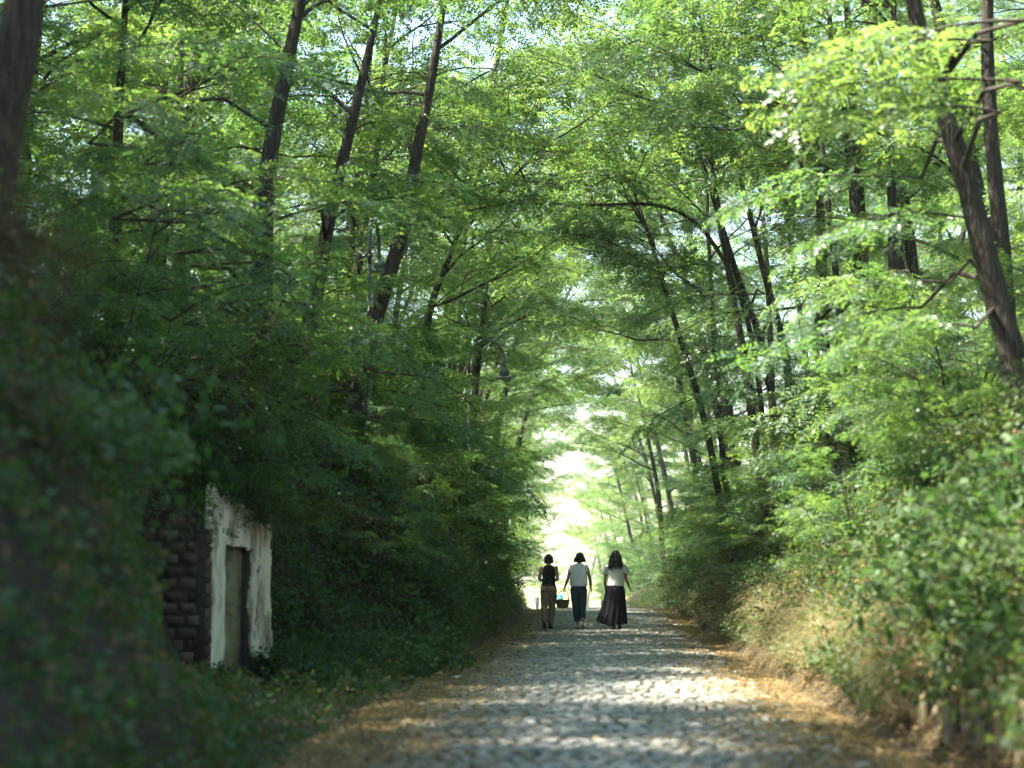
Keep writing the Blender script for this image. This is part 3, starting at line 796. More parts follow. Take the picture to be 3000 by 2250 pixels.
keep = np.ones_like(TT, dtype=bool)
keep &= ~((TT > 0.27 + edge * 0.15) & (TT < 0.66 + edge * 0.5) & (ZZ < 1.74 + edge * 1.1 - 0.10 * (TT - 0.27) / 0.39))
topz = np.interp(TT, [0, 0.08, 0.16, 0.3, 0.5, 0.62, 0.8, 1.0], [2.42, 2.46, 2.32, 2.36, 2.2, 2.16, 2.08, 2.10]) + edge * 0.8
keep &= ZZ < topz
keep &= TT < 0.972 + edge * 0.7
keep &= ZZ > 0.22 + edge * 1.6 + 0.1 * TT
keep &= ~((TT < 0.07 + edge * 0.35) & (ZZ < 1.9))
keep &= ~((np.abs(TT - 0.76 + 0.03 * np.sin(ZZ * 3)) < 0.012 + edge * 0.6) & (ZZ < 1.7) & (ZZ > 0.5))
mb = MB()
def corner(i, j, o): return wall_pt(tt[j], zz[i], o + 0.004 * math.sin(i * 0.37 + j * 0.3) + 0.004 * math.sin(j * 0.9 - i * 0.21))
for i in range(NZ):
    for j in range(NT):
        if not keep[i, j]: continue
        a, b_, c, d_ = (corner(i, j, 0), corner(i, j + 1, 0), corner(i + 1, j + 1, 0), corner(i + 1, j, 0))
        mb.add([a, b_, c, d_], [[0, 1, 2, 3]])
        for di, dj, e in ((0, -1, (d_, a)), (0, 1, (b_, c)), (-1, 0, (a, b_)), (1, 0, (c, d_))):
            ii, jj = i + di, j + dj
            if not (0 <= ii < NZ and 0 <= jj < NT) or not keep[ii, jj]:
                mb.add([e[0], e[0] - nrm * 0.035, e[1] - nrm * 0.035, e[1]], [[0, 1, 2, 3]])
link("plaster", mb.mesh("plaster", M['plaster']), ruin)
# jamb of the opening (plastered return), broken brickwork wall left of the corner
slab("jamb", 0.272, 0.285, 0.25, 1.70, -0.33, -0.034, M['inner'])
bk = MB(); bk.box((-0.47, 0.22, 1.15), (0.46, 0.16, 1.5))
link("wall", bk.mesh("wall", M['mortar']), ruin)
bproto = []
for k in range(4):
    b = MB(); v = np.array([[x, y, z] for x in (-1, 1) for y in (-1, 1) for z in (-1, 1)], dtype=float)
    b.box((0, 0, 0), (1, 1, 1), 0, 0.05); bproto.append(b.mesh("brick", M['brick']))
for r_ in range(19):
    z = 0.05 + r_ * 0.148
    for c_ in range(4):
        xx = -0.13 - c_ * 0.262 + (0.0 if r_ % 2 else -0.09) + rr.normal() * 0.01
        if rr.random() < (0.05 + 0.12 * max(r_ - 12, 0) / 3 + 0.1 * c_ / 3): continue
        if xx < -0.98: continue
        link("brick", bproto[(r_ + c_) % 4], ruin, (xx, 0.094 + rr.normal() * 0.008, z), (rr.normal() * 0.03, rr.normal() * 0.03, rr.normal() * 0.05), (0.112 * rr.uniform(0.75, 1.02), 0.05, 0.062 * rr.uniform(0.8, 1.0)))
for r_ in range(16):                                        # corner course ends catching the light beside the plaster
    p = wall_pt(0.045, 0.12 + r_ * 0.15, -0.04)
    link("brick", bproto[r_ % 4], ruin, p, (0, 0, math.atan2(wd[1], wd[0])), (0.06 * rr.uniform(0.8, 1.1), 0.04, 0.064))

# ------------------------------------------------------------------ stake palisade at the foot of the right bank
pal = empty("stake_palisade", (2.62, 13.0, 0.0))
tag(pal, "weathered pointed wooden stakes holding the foot of the right bank", "palisade")
srg = np.random.default_rng(9)
y = 11.0
while y < 17.2:
    wd_ = srg.uniform(0.030, 0.052); h = srg.uniform(0.30, 0.62) * (1.0 if y < 16 else 0.75)
    b = MB(); n = 8
    prof = [(wd_ * 0.95, -0.15), (wd_, 0.1), (wd_ * 0.93, h * 0.7), (wd_ * 0.85, h * 0.92), (wd_ * 0.4, h), (0.004, h + 0.01)]
    b.lathe(prof, n=n); b.V[0] += srg.normal(size=b.V[0].shape) * 0.006
    link("stake", b.mesh("stake", M['stake']), pal, (srg.normal() * 0.03 + 0.02, y - 13.0, 0), (srg.normal() * 0.06, srg.normal() * 0.07, srg.uniform(0, 6)))
    y += wd_ * 2 + srg.uniform(0.0, 0.07)

# ------------------------------------------------------------------ fallen leaflets along both edges
frg = np.random.default_rng(15)
def litter(n, name, label, side):
    y = 11.5 * (75 / 11.5) ** frg.random(n)                 # denser near the camera
    if side < 0: u = -2.45 + np.abs(frg.normal(size=n)) * np.interp(y, [12, 45, 75], [0.8, 0.62, 0.55])
    elif side > 0: u = 2.6 - np.abs(frg.normal(size=n)) * np.interp(y, [12, 45, 75], [0.9, 0.7, 0.6])
    else: u = frg.uniform(-1.7, 1.7, n)
    x = u + lane_x(y)
    z = lane_z(y) + np.where(np.abs(u) > 2.2, bank_h(u, y) - 0.03, 0.0) + np.where((u > ROAD_L) & (u < ROAD_R), 0.075 - 0.03 * (u / 1.9) ** 2, 0.012) + frg.uniform(0, 0.015, n)
    s = frg.uniform(0.018, 0.034, n)
    a = frg.uniform(0, 6.28, n)
    base = rhomb(2.0, 1.15, 0.12) - np.array([1.0, 0, 0])
    ca, sa = np.cos(a), np.sin(a)
    tx, ty = frg.normal(size=n) * 0.35, frg.normal(size=n) * 0.35
    Q = np.zeros((n, 4, 3))
    for k in range(4):
        bx, by, bz = base[k]
        lx, ly = bx * ca - by * sa, bx * sa + by * ca
        Q[:, k, 0] = x + lx * s; Q[:, k, 1] = y + ly * s
        Q[:, k, 2] = z + np.abs(lx * tx + ly * ty) * s + bz * s
    o = link(name, quads_mesh(name, Q, M['litter']))
    tag(o, label, "fallen leaves", kind="stuff")
litter(42000, "fallen_leaves", "ochre fallen leaflets drifted along the left edge of the lane", -1)
litter(40000, "fallen_leaves", "yellow brown fallen leaflets drifted along the right edge of the lane", 1)
litter(3000, "fallen_leaves", "scattered single yellow leaflets on the cobbles", 0)

# ------------------------------------------------------------------ undergrowth of the banks
urg = np.random.default_rng(31)
def rand_frames(n, N, spread):
    """random leaf frames around normals N"""
    d_ = urg.normal(size=(n, 3)); d_[:, 2] -= 0.35
    d_ /= np.linalg.norm(d_, axis=1, keepdims=True)
    up = N + urg.normal(size=(n, 3)) * spread
    yv = np.cross(up, d_); yv /= np.linalg.norm(yv, axis=1, keepdims=True) + 1e-9
    zv = np.cross(d_, yv)
    return np.stack([d_, yv, zv], axis=2)

def leaf_cloud(P, N, size, shape, spread=0.6):
    n = len(P)
    F = rand_frames(n, N, spread)
    B = np.broadcast_to(shape, (n, 4, 3)) * size[:, None, None]
    return np.einsum('nij,nkj->nki', F, B) + P[:, None, :]

OVAL = rhomb(1.0, 0.72, 0.06, 0.42)
def bank_points(n, side, y0, y1, u0, u1, power=1.0, thick=0.45):
    y = y0 * (y1 / y0) ** urg.random(n) if y0 > 0 else urg.uniform(y0, y1, n)
    u = side * (u0 + (u1 - u0) * urg.random(n) ** power)
    if side < 0:
        u = u - np.interp(y, [12.5, 24.6, 26.4, 30.5], [0, 2.0, 1.8, 0]) * (urg.random(n) < 0.6) - np.interp(y, [58, 74, 130, 150], [0, 0.9, 1.3, 0.4])
    x = u + lane_x(y)
    e = 0.05
    z = ground(x, y)
    nx = -(ground(x + e, y) - z) / e; ny = -(ground(x, y + e) - z) / e
    N = np.stack([nx, ny, np.ones(n)], -1); N /= np.linalg.norm(N, axis=1, keepdims=True)
    cl = np.clip(0.5 + 0.9 * vnoise(y * 1.0, z * 2.2 + u, 0.55, 2.2 + side), 0.05, 1.3)
    off = thick * cl * urg.random(n) ** 0.6
    P = np.stack([x, y, z], -1) + N * off[:, None]
    return P, N

def undergrowth(name, label, n, side, y0, y1, u0, u1, mat, size, thick, shape=OVAL, power=1.0, spread=0.7):
    P, N = bank_points(n, side, y0, y1, u0, u1, power, thick)
    keep_ = ~((P[:, 1] > 9.0) & (P[:, 1] < 25.9) & (P[:, 0] < -0.160 * P[:, 1]) & (P[:, 0] > -0.222 * P[:, 1]) & (P[:, 2] > 1.42 - 0.052 * P[:, 1] + 0.12 * np.sin(P[:, 1] * 9)) & (P[:, 2] < 2.35)) if side < 0 else ~((P[:, 1] < 17.6) & (P[:, 0] < 2.78) & (P[:, 2] < 0.42))
    P, N = P[keep_], N[keep_]
    sz = urg.uniform(size[0], size[1], len(P))
    o = link(name, quads_mesh(name, leaf_cloud(P, N, sz, shape, spread), M[mat]))
    tag(o, label, "undergrowth", kind="stuff")

undergrowth("undergrowth", "dark ivy and bramble leaves covering the left bank", 90000, -1, 6, 120, 2.35, 6.5, 'broad', (0.045, 0.085), 0.4)
undergrowth("undergrowth", "green bramble and creeper leaves covering the right bank", 120000, 1, 8, 120, 2.45, 7.0, 'broad', (0.045, 0.085), 0.5, power=1.25)
undergrowth("dead_leaves", "brown dead leaves and twigs caught on the left bank", 20000, -1, 6, 50, 2.35, 6.5, 'dryleaf', (0.03, 0.06), 0.3, spread=1.0)
undergrowth("dead_leaves", "brown dead leaves lying on the right bank", 30000, 1, 10, 60, 2.6, 6.5, 'dryleaf', (0.04, 0.08), 0.3, spread=1.0)
undergrowth("forest_floor_plants", "low green plants on the wood floor behind the left bank", 42000, -1, 10, 120, 6.0, 15.0, 'broad', (0.08, 0.15), 0.6)
undergrowth("forest_floor_plants", "low green plants on the wood floor behind the right bank", 42000, 1, 10, 120, 6.5, 15.0, 'broad', (0.08, 0.15), 0.6)

undergrowth("undergrowth", "dark creeper leaves on the bank beside the ruined doorway", 26000, -1, 25.9, 32, 2.3, 5.2, 'broad', (0.05, 0.09), 0.6)

# shrub kinds ------------------------------------------------------
def young_locust(rg, nst):
    pl = []; W = MB()
    for k in range(nst):
        az = rg.uniform(0, 6.28); h = rg.uniform(1.2, 2.6)
        C = curve((rg.normal() * 0.12, rg.normal() * 0.12, -0.1), (math.cos(az) * 0.35, math.sin(az) * 0.35, 1), h, 7, rg, 0.08)
        W.tube(C, np.linspace(0.018, 0.006, 8), 5, cap=False)
        for j in range(4):
            kk = int(rg.integers(2, 8)); a2 = az + rg.normal() * 1.1
            F = frame((math.cos(a2), math.sin(a2), rg.uniform(-0.1, 0.5)), (rg.normal() * 0.2, rg.normal() * 0.2, 1)) * rg.uniform(0.38, 0.62)
            pl.append((C[kk], F, int(rg.integers(len(BOUGH)))))
    add_twigs(W, pl)
    return W.mesh("stems", M['twig'], True), crown_mesh("foliage", pl)

def bramble(rg, mat, ncane=16, lsize=(0.05, 0.09), reach=1.3, nl=34):
    W = MB(); Q = []
    for k in range(ncane):
        az = rg.uniform(0, 6.28)
        C = curve((rg.normal() * 0.15, rg.normal() * 0.15, -0.05), (math.cos(az) * 0.7, math.sin(az) * 0.7, 1), reach * rg.uniform(0.7, 1.2), 8, rg, 0.12, (0, 0, -1.7))
        W.tube(C, np.linspace(0.008, 0.003, 9), 4, cap=False)
        n = nl * 3
        f = rg.uniform(0.8, 7.99, n); kk = f.astype(int); fr = (f - kk)[:, None]
        P = C[kk] * (1 - fr) + C[np.minimum(kk + 1, 8)] * fr + rg.normal(size=(n, 3)) * 0.075
        sz = rg.uniform(*lsize, n)
        Q.append(leaf_cloud(P, np.tile([0, 0, 1.0], (n, 1)), sz, OVAL, 0.55))
    return W.mesh("stems", M['twig'], True), quads_mesh("foliage", np.concatenate(Q), M[mat])

def tuft(rg, n=110, L=(0.5, 1.0), out=(1, 0)):
    Q = []
    for k in range(n):
        az = rg.uniform(0, 6.28)
        d0 = np.array([math.cos(az) * 0.55 + out[0] * 0.55, math.sin(az) * 0.55 + out[1] * 0.55, 1.0])
        C = curve(rg.normal(size=3) * np.array([0.09, 0.09, 0.01]), d0, rg.uniform(*L), 5, rg, 0.16, (0, 0, -2.0))
        sd = unit(np.cross(C[-1] - C[0], (0, 0, 1)) + rg.normal(size=3) * 0.2) * rg.uniform(0.003, 0.006)
        wv = np.linspace(1, 0.12, 6)[:, None]
        A, B = C + sd * wv, C - sd * wv
        Q.append(np.stack([A[:-1], B[:-1], B[1:], A[1:]], 1))
    return quads_mesh("dry_grass", np.concatenate(Q), M['drygrass'])

SAP = [young_locust(urg, 4) for _ in range(4)]
BRA = [bramble(urg, 'broad') for _ in range(4)]
VINE = [bramble(urg, 'bigleaf', 10, (0.09, 0.15), 1.3, 13) for _ in range(3)]
TUFT = [tuft(urg) for _ in range(4)]
M['browngrass'] = leaf_mat("brown_root_grass", [(0.03, 0.022, 0.012), (0.07, 0.05, 0.028), (0.12, 0.09, 0.05), (0.035, 0.05, 0.022)],
                           [(0.05, 0.035, 0.015), (0.1, 0.07, 0.035), (0.16, 0.12, 0.06), (0.06, 0.09, 0.03)], 0.2, 0.8, 0.15)
TUFT_B = []
for tf in TUFT:
    c_ = tf.copy(); c_.materials[0] = M['browngrass']; TUFT_B.append(c_)

def shrub(kind, name, cat, x, y, sc, rz, label, group, dz=0.0, tilt=(0, 0)):
    for _ in range(6):
        gz = float(ground(x, y)) + dz
        if not (in_window((x, y, gz + sc * 0.7), 0.65 * sc) or in_window((x, y, gz + sc * 1.4), 0.75 * sc) or in_window((x, y, gz + sc * 2.2), 0.6 * sc)): break
        x -= 0.5 if x < 0 else -0.5; y += 0.35; sc *= 0.88
    else: return None
    t_ = empty(name, (x, y, gz), rz, sc)
    t_.rotation_euler = (tilt[0], tilt[1], rz)
    tag(t_, label, cat, group)
    link("stems", kind[0], t_); link("foliage", kind[1], t_)
    return t_

def put_saps(n, side, y0, y1, u0, u1, s0, s1, label, group):
    for k in range(n):
        y = y0 + (y1 - y0) * (k + urg.random()) / n
        u = side * urg.uniform(u0, u1)
        shrub(SAP[int(urg.integers(4))], "young_locust", "sapling", u + float(lane_x(y)), y, urg.uniform(s0, s1), urg.uniform(0, 6.28), label, group)

def put_bram(n, side, y0, y1, u0, u1, s0, s1, label, group, kinds=None, name="bramble_bush", cat="bush"):
    kinds = kinds or BRA
    for k in range(n):
        y = y0 + (y1 - y0) * (k + urg.random()) / n
        u = side * urg.uniform(u0, u1)
        shrub(kinds[int(urg.integers(len(kinds)))], name, cat, u + float(lane_x(y)), y, urg.uniform(s0, s1), urg.uniform(0, 6.28), label, group)

put_saps(7, -1, 29, 36, 3.0, 4.4, 0.45, 0.65, "small dark young locust on the left bank below the curving trunks", "small young locusts on the left bank")
put_saps(19, -1, 36, 62, 3.1, 4.8, 0.8, 1.25, "feathery young locust spilling down the left bank behind the curving trunks", "young locusts on the left bank")
put_saps(15, -1, 62, 108, 3.8, 5.4, 0.9, 1.4, "feathery young locust at the left lane edge beyond the lamp", "far young locusts on the left")
for k, (px, py, yv, sc) in enumerate(((600, 1370, 24.6, 0.55), (690, 1440, 25.2, 0.5), (770, 1500, 25.7, 0.5), (480, 1330, 24.5, 0.5), (860, 1500, 26.2, 0.7), (560, 1250, 25.0, 0.7), (700, 1300, 25.6, 0.8))):
    p = at(px, py, yv - 0.75)
    t_ = empty("bramble_bush", (p.x, p.y, p.z - 0.25 * sc), k * 1.3, sc)
    tag(t_, "dark bramble hanging over the top of the ruined doorway", "bush", "brambles over the doorway")
    link("stems", BRA[k % 4][0], t_); link("foliage", BRA[k % 4][1], t_)
put_saps(6, -1, 13, 29, 6.4, 8.0, 0.7, 0.9, "dim young locust on the crest of the left bank above the doorway", "young locusts above the doorway")
put_saps(22, -1, 22, 60, 5.4, 9.5, 1.2, 1.9, "tall young locust in the understorey on top of the left bank", "understorey on the left bank top")
put_saps(16, 1, 24, 60, 6.0, 10, 1.2, 1.9, "tall young locust in the understorey on top of the right bank", "understorey on the right bank top")
put_saps(36, 1, 22, 62, 3.2, 6.0, 0.7, 1.15, "bright sunlit young locust on the right bank slope", "young locusts on the right bank")
put_saps(24, 1, 62, 160, 3.0, 4.8, 0.9, 1.4, "bright young locust at the right lane edge beyond the walkers", "far young locusts on the right")
put_saps(18, 1, 25, 50, 2.9, 4.2, 0.5, 0.8, "low feathery young locust near the foot of the right bank", "low young locusts on the right bank")
put_bram(10, -1, 46, 78, 3.5, 4.3, 0.7, 1.1, "dark leafy bush beyond the lamp at the left lane edge", "bushes beyond the lamp")
put_bram(16, -1, 26, 46, 2.75, 3.5, 0.7, 1.15, "dark leafy bush overhanging the left edge of the lane", "bushes along the left edge")
put_bram(12, -1, 13, 26, 2.9, 4.2, 0.6, 1.0, "shadowed bush on the lower left bank near the doorway", "bushes near the doorway")
put_bram(24, 1, 26, 75, 2.7, 3.6, 0.7, 1.1, "green leafy bush at the foot of the right bank", "bushes along the right edge")
put_bram(26, 1, 15, 30, 3.0, 5.0, 0.5, 0.95, "dappled bush on the near right bank", "bushes on the near right bank")
put_bram(9, 1, 13, 20, 3.0, 4.3, 0.8, 1.15, "broad-leaved creeper blurred in the right foreground", "creepers of the right foreground", VINE, "broadleaf_creeper", "creeper")
put_bram(5, -1, 11, 17, 3.0, 4.0, 0.7, 1.0, "broad-leaved creeper blurred in the dark left foreground", "creepers of the left foreground", VINE, "broadleaf_creeper", "creeper")
for k in range(46):
    y = 16.5 * (60 / 16.5) ** ((k + urg.random()) / 46)
    u = urg.uniform(2.5, 3.15)
    x = u + float(lane_x(y))
    o = link("grass_tuft", TUFT[k % 4], None, (x, y, float(ground(x, y))), (0, 0, math.pi + urg.normal() * 0.6), urg.uniform(0.75, 1.3))
    tag(o, "tuft of dry straw-coloured grass drooping over the right bank foot", "grass tuft", "dry grass tufts on the right bank")
for k in range(130):
    y = 10.5 + 26 * (k + urg.random()) / 130
    u = -urg.uniform(3.0, 5.8) - float(np.interp(y, [12.5, 24.6, 26.4, 30.5], [0, 2.0, 1.8, 0]))
    x = u + float(lane_x(y))
    if in_window((x, y, float(ground(x, y)) + 0.5), 0.5): continue
    o = link("grass_tuft", TUFT_B[k % 4], None, (x, y, float(ground(x, y))), (0, 0, urg.normal() * 0.4), urg.uniform(0.9, 1.5))
    tag(o, "tuft of brown dry grass hanging down the shaded left bank", "grass tuft", "dry grass tufts on the left bank")

# ------------------------------------------------------------------ people
def cloth_mat(name, stops, rough=0.85, bump=0.5, nscale=14, scale=(1, 1, 0.5)):
    return noise_mat(name, stops, scale, nscale, 5, rough, bump, nscale * 1.4, spec=0.15, dist=0.02)
M['skin'] = noise_mat("skin", [(0.3, (0.33, 0.185, 0.125)), (0.7, (0.42, 0.25, 0.175))], (1, 1, 1), 9, 4, 0.55, spec=0.35)
M['skin_tan'] = noise_mat("tanned_skin", [(0.3, (0.235, 0.125, 0.08)), (0.7, (0.31, 0.175, 0.115))], (1, 1, 1), 9, 4, 0.55, spec=0.35)
M['hair'] = noise_mat("dark_hair", [(0.3, (0.010, 0.008, 0.007)), (0.6, (0.024, 0.017, 0.013)), (0.8, (0.05, 0.035, 0.026))], (30, 30, 3), 3, 5, 0.45, 0.6, 5, spec=0.5, dist=0.01)
M['hair_grey'] = noise_mat("grey_hair", [(0.3, (0.2, 0.19, 0.18)), (0.7, (0.4, 0.39, 0.37))], (30, 30, 3), 3, 5, 0.5)
M['olive'] = cloth_mat("dark_olive_knit", [(0.3, (0.018, 0.017, 0.011)), (0.7, (0.034, 0.032, 0.021))])
M['khaki'] = cloth_mat("khaki_twill", [(0.3, (0.17, 0.13, 0.095)), (0.7, (0.25, 0.195, 0.15))], bump=0.8, nscale=9)
M['white'] = cloth_mat("white_cotton", [(0.3, (0.66, 0.67, 0.68)), (0.7, (0.78, 0.79, 0.80))], bump=0.7, nscale=9)
M['cream'] = cloth_mat("cream_cotton", [(0.3, (0.60, 0.58, 0.52)), (0.7, (0.72, 0.70, 0.64))], bump=0.7, nscale=9)
M['teal'] = cloth_mat("dark_teal_denim", [(0.3, (0.022, 0.042, 0.062)), (0.7, (0.04, 0.066, 0.092))], bump=0.7, nscale=10)
M['navy'] = cloth_mat("navy_skirt_cloth", [(0.3, (0.006, 0.007, 0.010)), (0.7, (0.011, 0.012, 0.016))], bump=0.4)
M['cyan'] = cloth_mat("turquoise_shirt", [(0.3, (0.03, 0.26, 0.32)), (0.7, (0.06, 0.36, 0.42))])
M['violet'] = cloth_mat("slate_violet_shirt", [(0.3, (0.07, 0.075, 0.13)), (0.7, (0.11, 0.115, 0.19))])
M['blue'] = cloth_mat("blue_shorts", [(0.3, (0.03, 0.045, 0.10)), (0.7, (0.05, 0.07, 0.15))])
M['shoe'] = noise_mat("brown_leather", [(0.3, (0.035, 0.024, 0.018)), (0.7, (0.075, 0.05, 0.036))], (1, 1, 1), 9, 4, 0.5)
M['shoe_tan'] = noise_mat("beige_leather", [(0.3, (0.25, 0.19, 0.14)), (0.7, (0.34, 0.27, 0.21))], (1, 1, 1), 9, 4, 0.5)
M['gold'] = noise_mat("watch_metal", [(0.3, (0.6, 0.55, 0.45)), (0.7, (0.75, 0.7, 0.6))], (1, 1, 1), 9, 4, 0.3)
M['wicker'] = noise_mat("brown_wicker", [(0.25, (0.06, 0.042, 0.026)), (0.5, (0.13, 0.092, 0.058)), (0.75, (0.22, 0.165, 0.11))], (1, 1, 1), 30, 5, 0.7, 0.5, 60, rnd=0.3)
M['black'] = noise_mat("black_pouch", [(0.3, (0.01, 0.01, 0.012)), (0.7, (0.02, 0.02, 0.024))], (1, 1, 1), 9, 4, 0.5)

def loft(rings, n=18, cap=0.0):
    """closed surface through rings (cx, cy, cz, rx, ry[, rz-roll]); flat caps"""
    V = []
    a = np.linspace(0, 2 * np.pi, n, endpoint=False)
    for rg_ in rings:
        cx_, cy_, cz_, rx, ry = rg_[:5]
        tz = rg_[5] if len(rg_) > 5 else 0.0
        V.append(np.stack([cx_ + rx * np.cos(a), cy_ + ry * np.sin(a), cz_ + tz * np.cos(a)], -1))
    m_ = len(V); V = np.vstack(V)
    i = np.arange(m_ * n).reshape(m_, n)
    Q = np.stack([i[:-1], np.roll(i, -1, 1)[:-1], np.roll(i, -1, 1)[1:], i[1:]], -1).reshape(-1, 4)
    c0 = len(V); r0, r1 = rings[0], rings[-1]
    V = np.vstack([V, [r0[0], r0[1], r0[2]], [r1[0], r1[1], r1[2]]])
    T = [[c0, i[0][(k + 1) % n], i[0][k]] for k in range(n)] + [[c0 + 1, i[-1][k], i[-1][(k + 1) % n]] for k in range(n)]
    return V, Q, np.array(T)

def limb(P, r, n=12, round_=True):
    """tube through joints with rounded ends"""
    P = np.asarray(P, dtype=float); r = np.asarray(r, dtype=float)
    if round_:
        d0 = unit(P[0] - P[1]); d1 = unit(P[-1] - P[-2])
        P = np.vstack([P[0] + d0 * r[0] * 0.85, P[0] + d0 * r[0] * 0.5, P, P[-1] + d1 * r[-1] * 0.5, P[-1] + d1 * r[-1] * 0.85])
        r = np.concatenate([[r[0] * 0.4, r[0] * 0.84], r, [r[-1] * 0.84, r[-1] * 0.4]])
    return tube(P, r, n, cap=True)

def ell(c, r, n=14, m_=9):
    q = np.linspace(0.06, math.pi - 0.06, m_)
    return loft([(c[0], c[1], c[2] - r[2] * math.cos(k), r[0] * math.sin(k), r[1] * math.sin(k)) for k in q], n)

def blob(name, prims, mat, parent, voxel=0.009, smooth=3, loc=(0, 0, 0)):
    """join overlapping closed shapes into one continuous skin"""
    b = MB()
    for p_ in prims: b.add(*p_)
    me = b.mesh(name, mat)
    o = bpy.data.objects.new(name, me); COL.objects.link(o)
    md = o.modifiers.new("r", 'REMESH'); md.mode = 'VOXEL'; md.voxel_size = voxel; md.use_smooth_shade = True
    ms = o.modifiers.new("s", 'SMOOTH'); ms.factor = 0.5; ms.iterations = smooth
    bpy.context.view_layer.update()
    dg = bpy.context.evaluated_depsgraph_get()
    m2 = bpy.data.meshes.new_from_object(o.evaluated_get(dg))
    bpy.data.objects.remove(o); bpy.data.meshes.remove(me)
    m2.name = name
    if not m2.materials: m2.materials.append(mat)
    m2.polygons.foreach_set("use_smooth", np.ones(len(m2.polygons), dtype=bool))
    return link(name, m2, parent, loc)

def hand(wrist, d_, side_out, curl=0.5, sc=1.0):
    """palm, four bent fingers and a thumb from a wrist point; d_ along the hand, side_out towards the thumb"""
    d_ = unit(d_); t_ = unit(np.asarray(side_out) - d_ * np.dot(side_out, d_)); nrm_ = np.cross(d_, t_)
    W0 = np.asarray(wrist, dtype=float); out = []
    pc = W0 + d_ * 0.045 * sc
    for k in (-1.1, -0.4, 0.4, 1.1):
        out.append(limb([W0 + t_ * k * 0.014 * sc, pc + t_ * k * 0.022 * sc + d_ * 0.035 * sc], [0.016 * sc, 0.0135 * sc], 8))
    for k, ln in ((1.5, 0.070), (0.5, 0.080), (-0.5, 0.075), (-1.5, 0.058)):
        b0 = pc + d_ * 0.042 * sc + t_ * k * 0.0195 * sc
        a1 = curl * 0.8; a2 = curl * 1.7; a3 = curl * 2.5
        p1 = b0 + (d_ * math.cos(a1) + nrm_ * math.sin(a1)) * ln * 0.45 * sc
        p2 = p1 + (d_ * math.cos(a2) + nrm_ * math.sin(a2)) * ln * 0.32 * sc
        p3 = p2 + (d_ * math.cos(a3) + nrm_ * math.sin(a3)) * ln * 0.25 * sc
        out.append(limb([b0, p1, p2, p3], np.array([0.0095, 0.009, 0.0083, 0.0075]) * sc, 8))
    q0 = W0 + d_ * 0.02 * sc + t_ * 0.02 * sc
    q1 = q0 + (d_ * 0.6 + t_ * 0.75 + nrm_ * 0.3) * 0.04 * sc
    q2 = q1 + (d_ * 0.85 + t_ * 0.2 + nrm_ * 0.5) * 0.04 * sc
    out.append(limb([q0, q1, q2], np.array([0.013, 0.0105, 0.0085]) * sc, 8))
    return out

def foot_prims(ank, toe_dir, drop=0.0, sc=1.0, grow=0.0):
    """foot from ankle towards toe_dir, drop > 0 points the toes down"""
    a = np.asarray(ank, dtype=float); h = unit([toe_dir[0], toe_dir[1], 0])
    f = unit(h * math.cos(drop) + np.array([0, 0, -1]) * math.sin(drop)); up = unit(np.array([0, 0, 1]) * math.cos(drop) + h * math.sin(drop))
    heel = a - f * 0.045 * sc - up * 0.045 * sc
    ball = a + f * 0.115 * sc - up * 0.058 * sc
    toe = a + f * 0.165 * sc - up * 0.064 * sc
    s_ = np.cross(f, up)
    g = grow
    return [limb([heel, a - up * 0.01], [0.033 + g, 0.034 + g], 10), limb([heel - up * 0.0, ball + s_ * 0.012, toe], [0.030 + g, 0.029 + g, 0.020 + g], 10), limb([heel, ball - s_ * 0.014, toe - s_ * 0.012 - f * 0.02], [0.028 + g, 0.025 + g, 0.017 + g], 10),
            limb([a, ball], [0.034 + g, 0.024 + g], 10)]

def head_prims(c, yaw=0.0, sc=1.0):
    """skull with jaw, nose, ears, brow and lips; the face looks along +Y turned by yaw"""
    c = np.asarray(c, dtype=float)
    Rz = np.array([[math.cos(yaw), -math.sin(yaw), 0], [math.sin(yaw), math.cos(yaw), 0], [0, 0, 1]])
    pr = [ell((0, -0.008, 0.018), (0.073, 0.092, 0.090)), ell((0, 0.028, -0.05), (0.054, 0.058, 0.058)), ell((0, 0.055, -0.085), (0.026, 0.024, 0.022)),
          limb([(0, 0.086, 0.012), (0, 0.104, -0.022)], [0.008, 0.013], 8), limb([(-0.02, 0.082, -0.052), (0.02, 0.082, -0.052)], [0.008, 0.008], 8),
          ell((-0.075, -0.002, -0.01), (0.010, 0.020, 0.032)), ell((0.075, -0.002, -0.01), (0.010, 0.020, 0.032)),
          limb([(-0.045, 0.074, 0.024), (0.045, 0.074, 0.024)], [0.012, 0.012], 8)]
    return [(v * sc @ Rz.T + c, q, t_) for v, q, t_ in pr]

def eyes(parent, c, yaw=0.0):
    Rz = np.array([[math.cos(yaw), -math.sin(yaw), 0], [math.sin(yaw), math.cos(yaw), 0], [0, 0, 1]])
    for s_ in (-1, 1):
        b = MB(); v, q, t_ = ell((s_ * 0.031, 0.080, 0.0), (0.012, 0.008, 0.009), 10, 7); b.add(v @ Rz.T + np.asarray(c), q, t_)
        link("eye", b.mesh("eye", M['black'], True), parent)

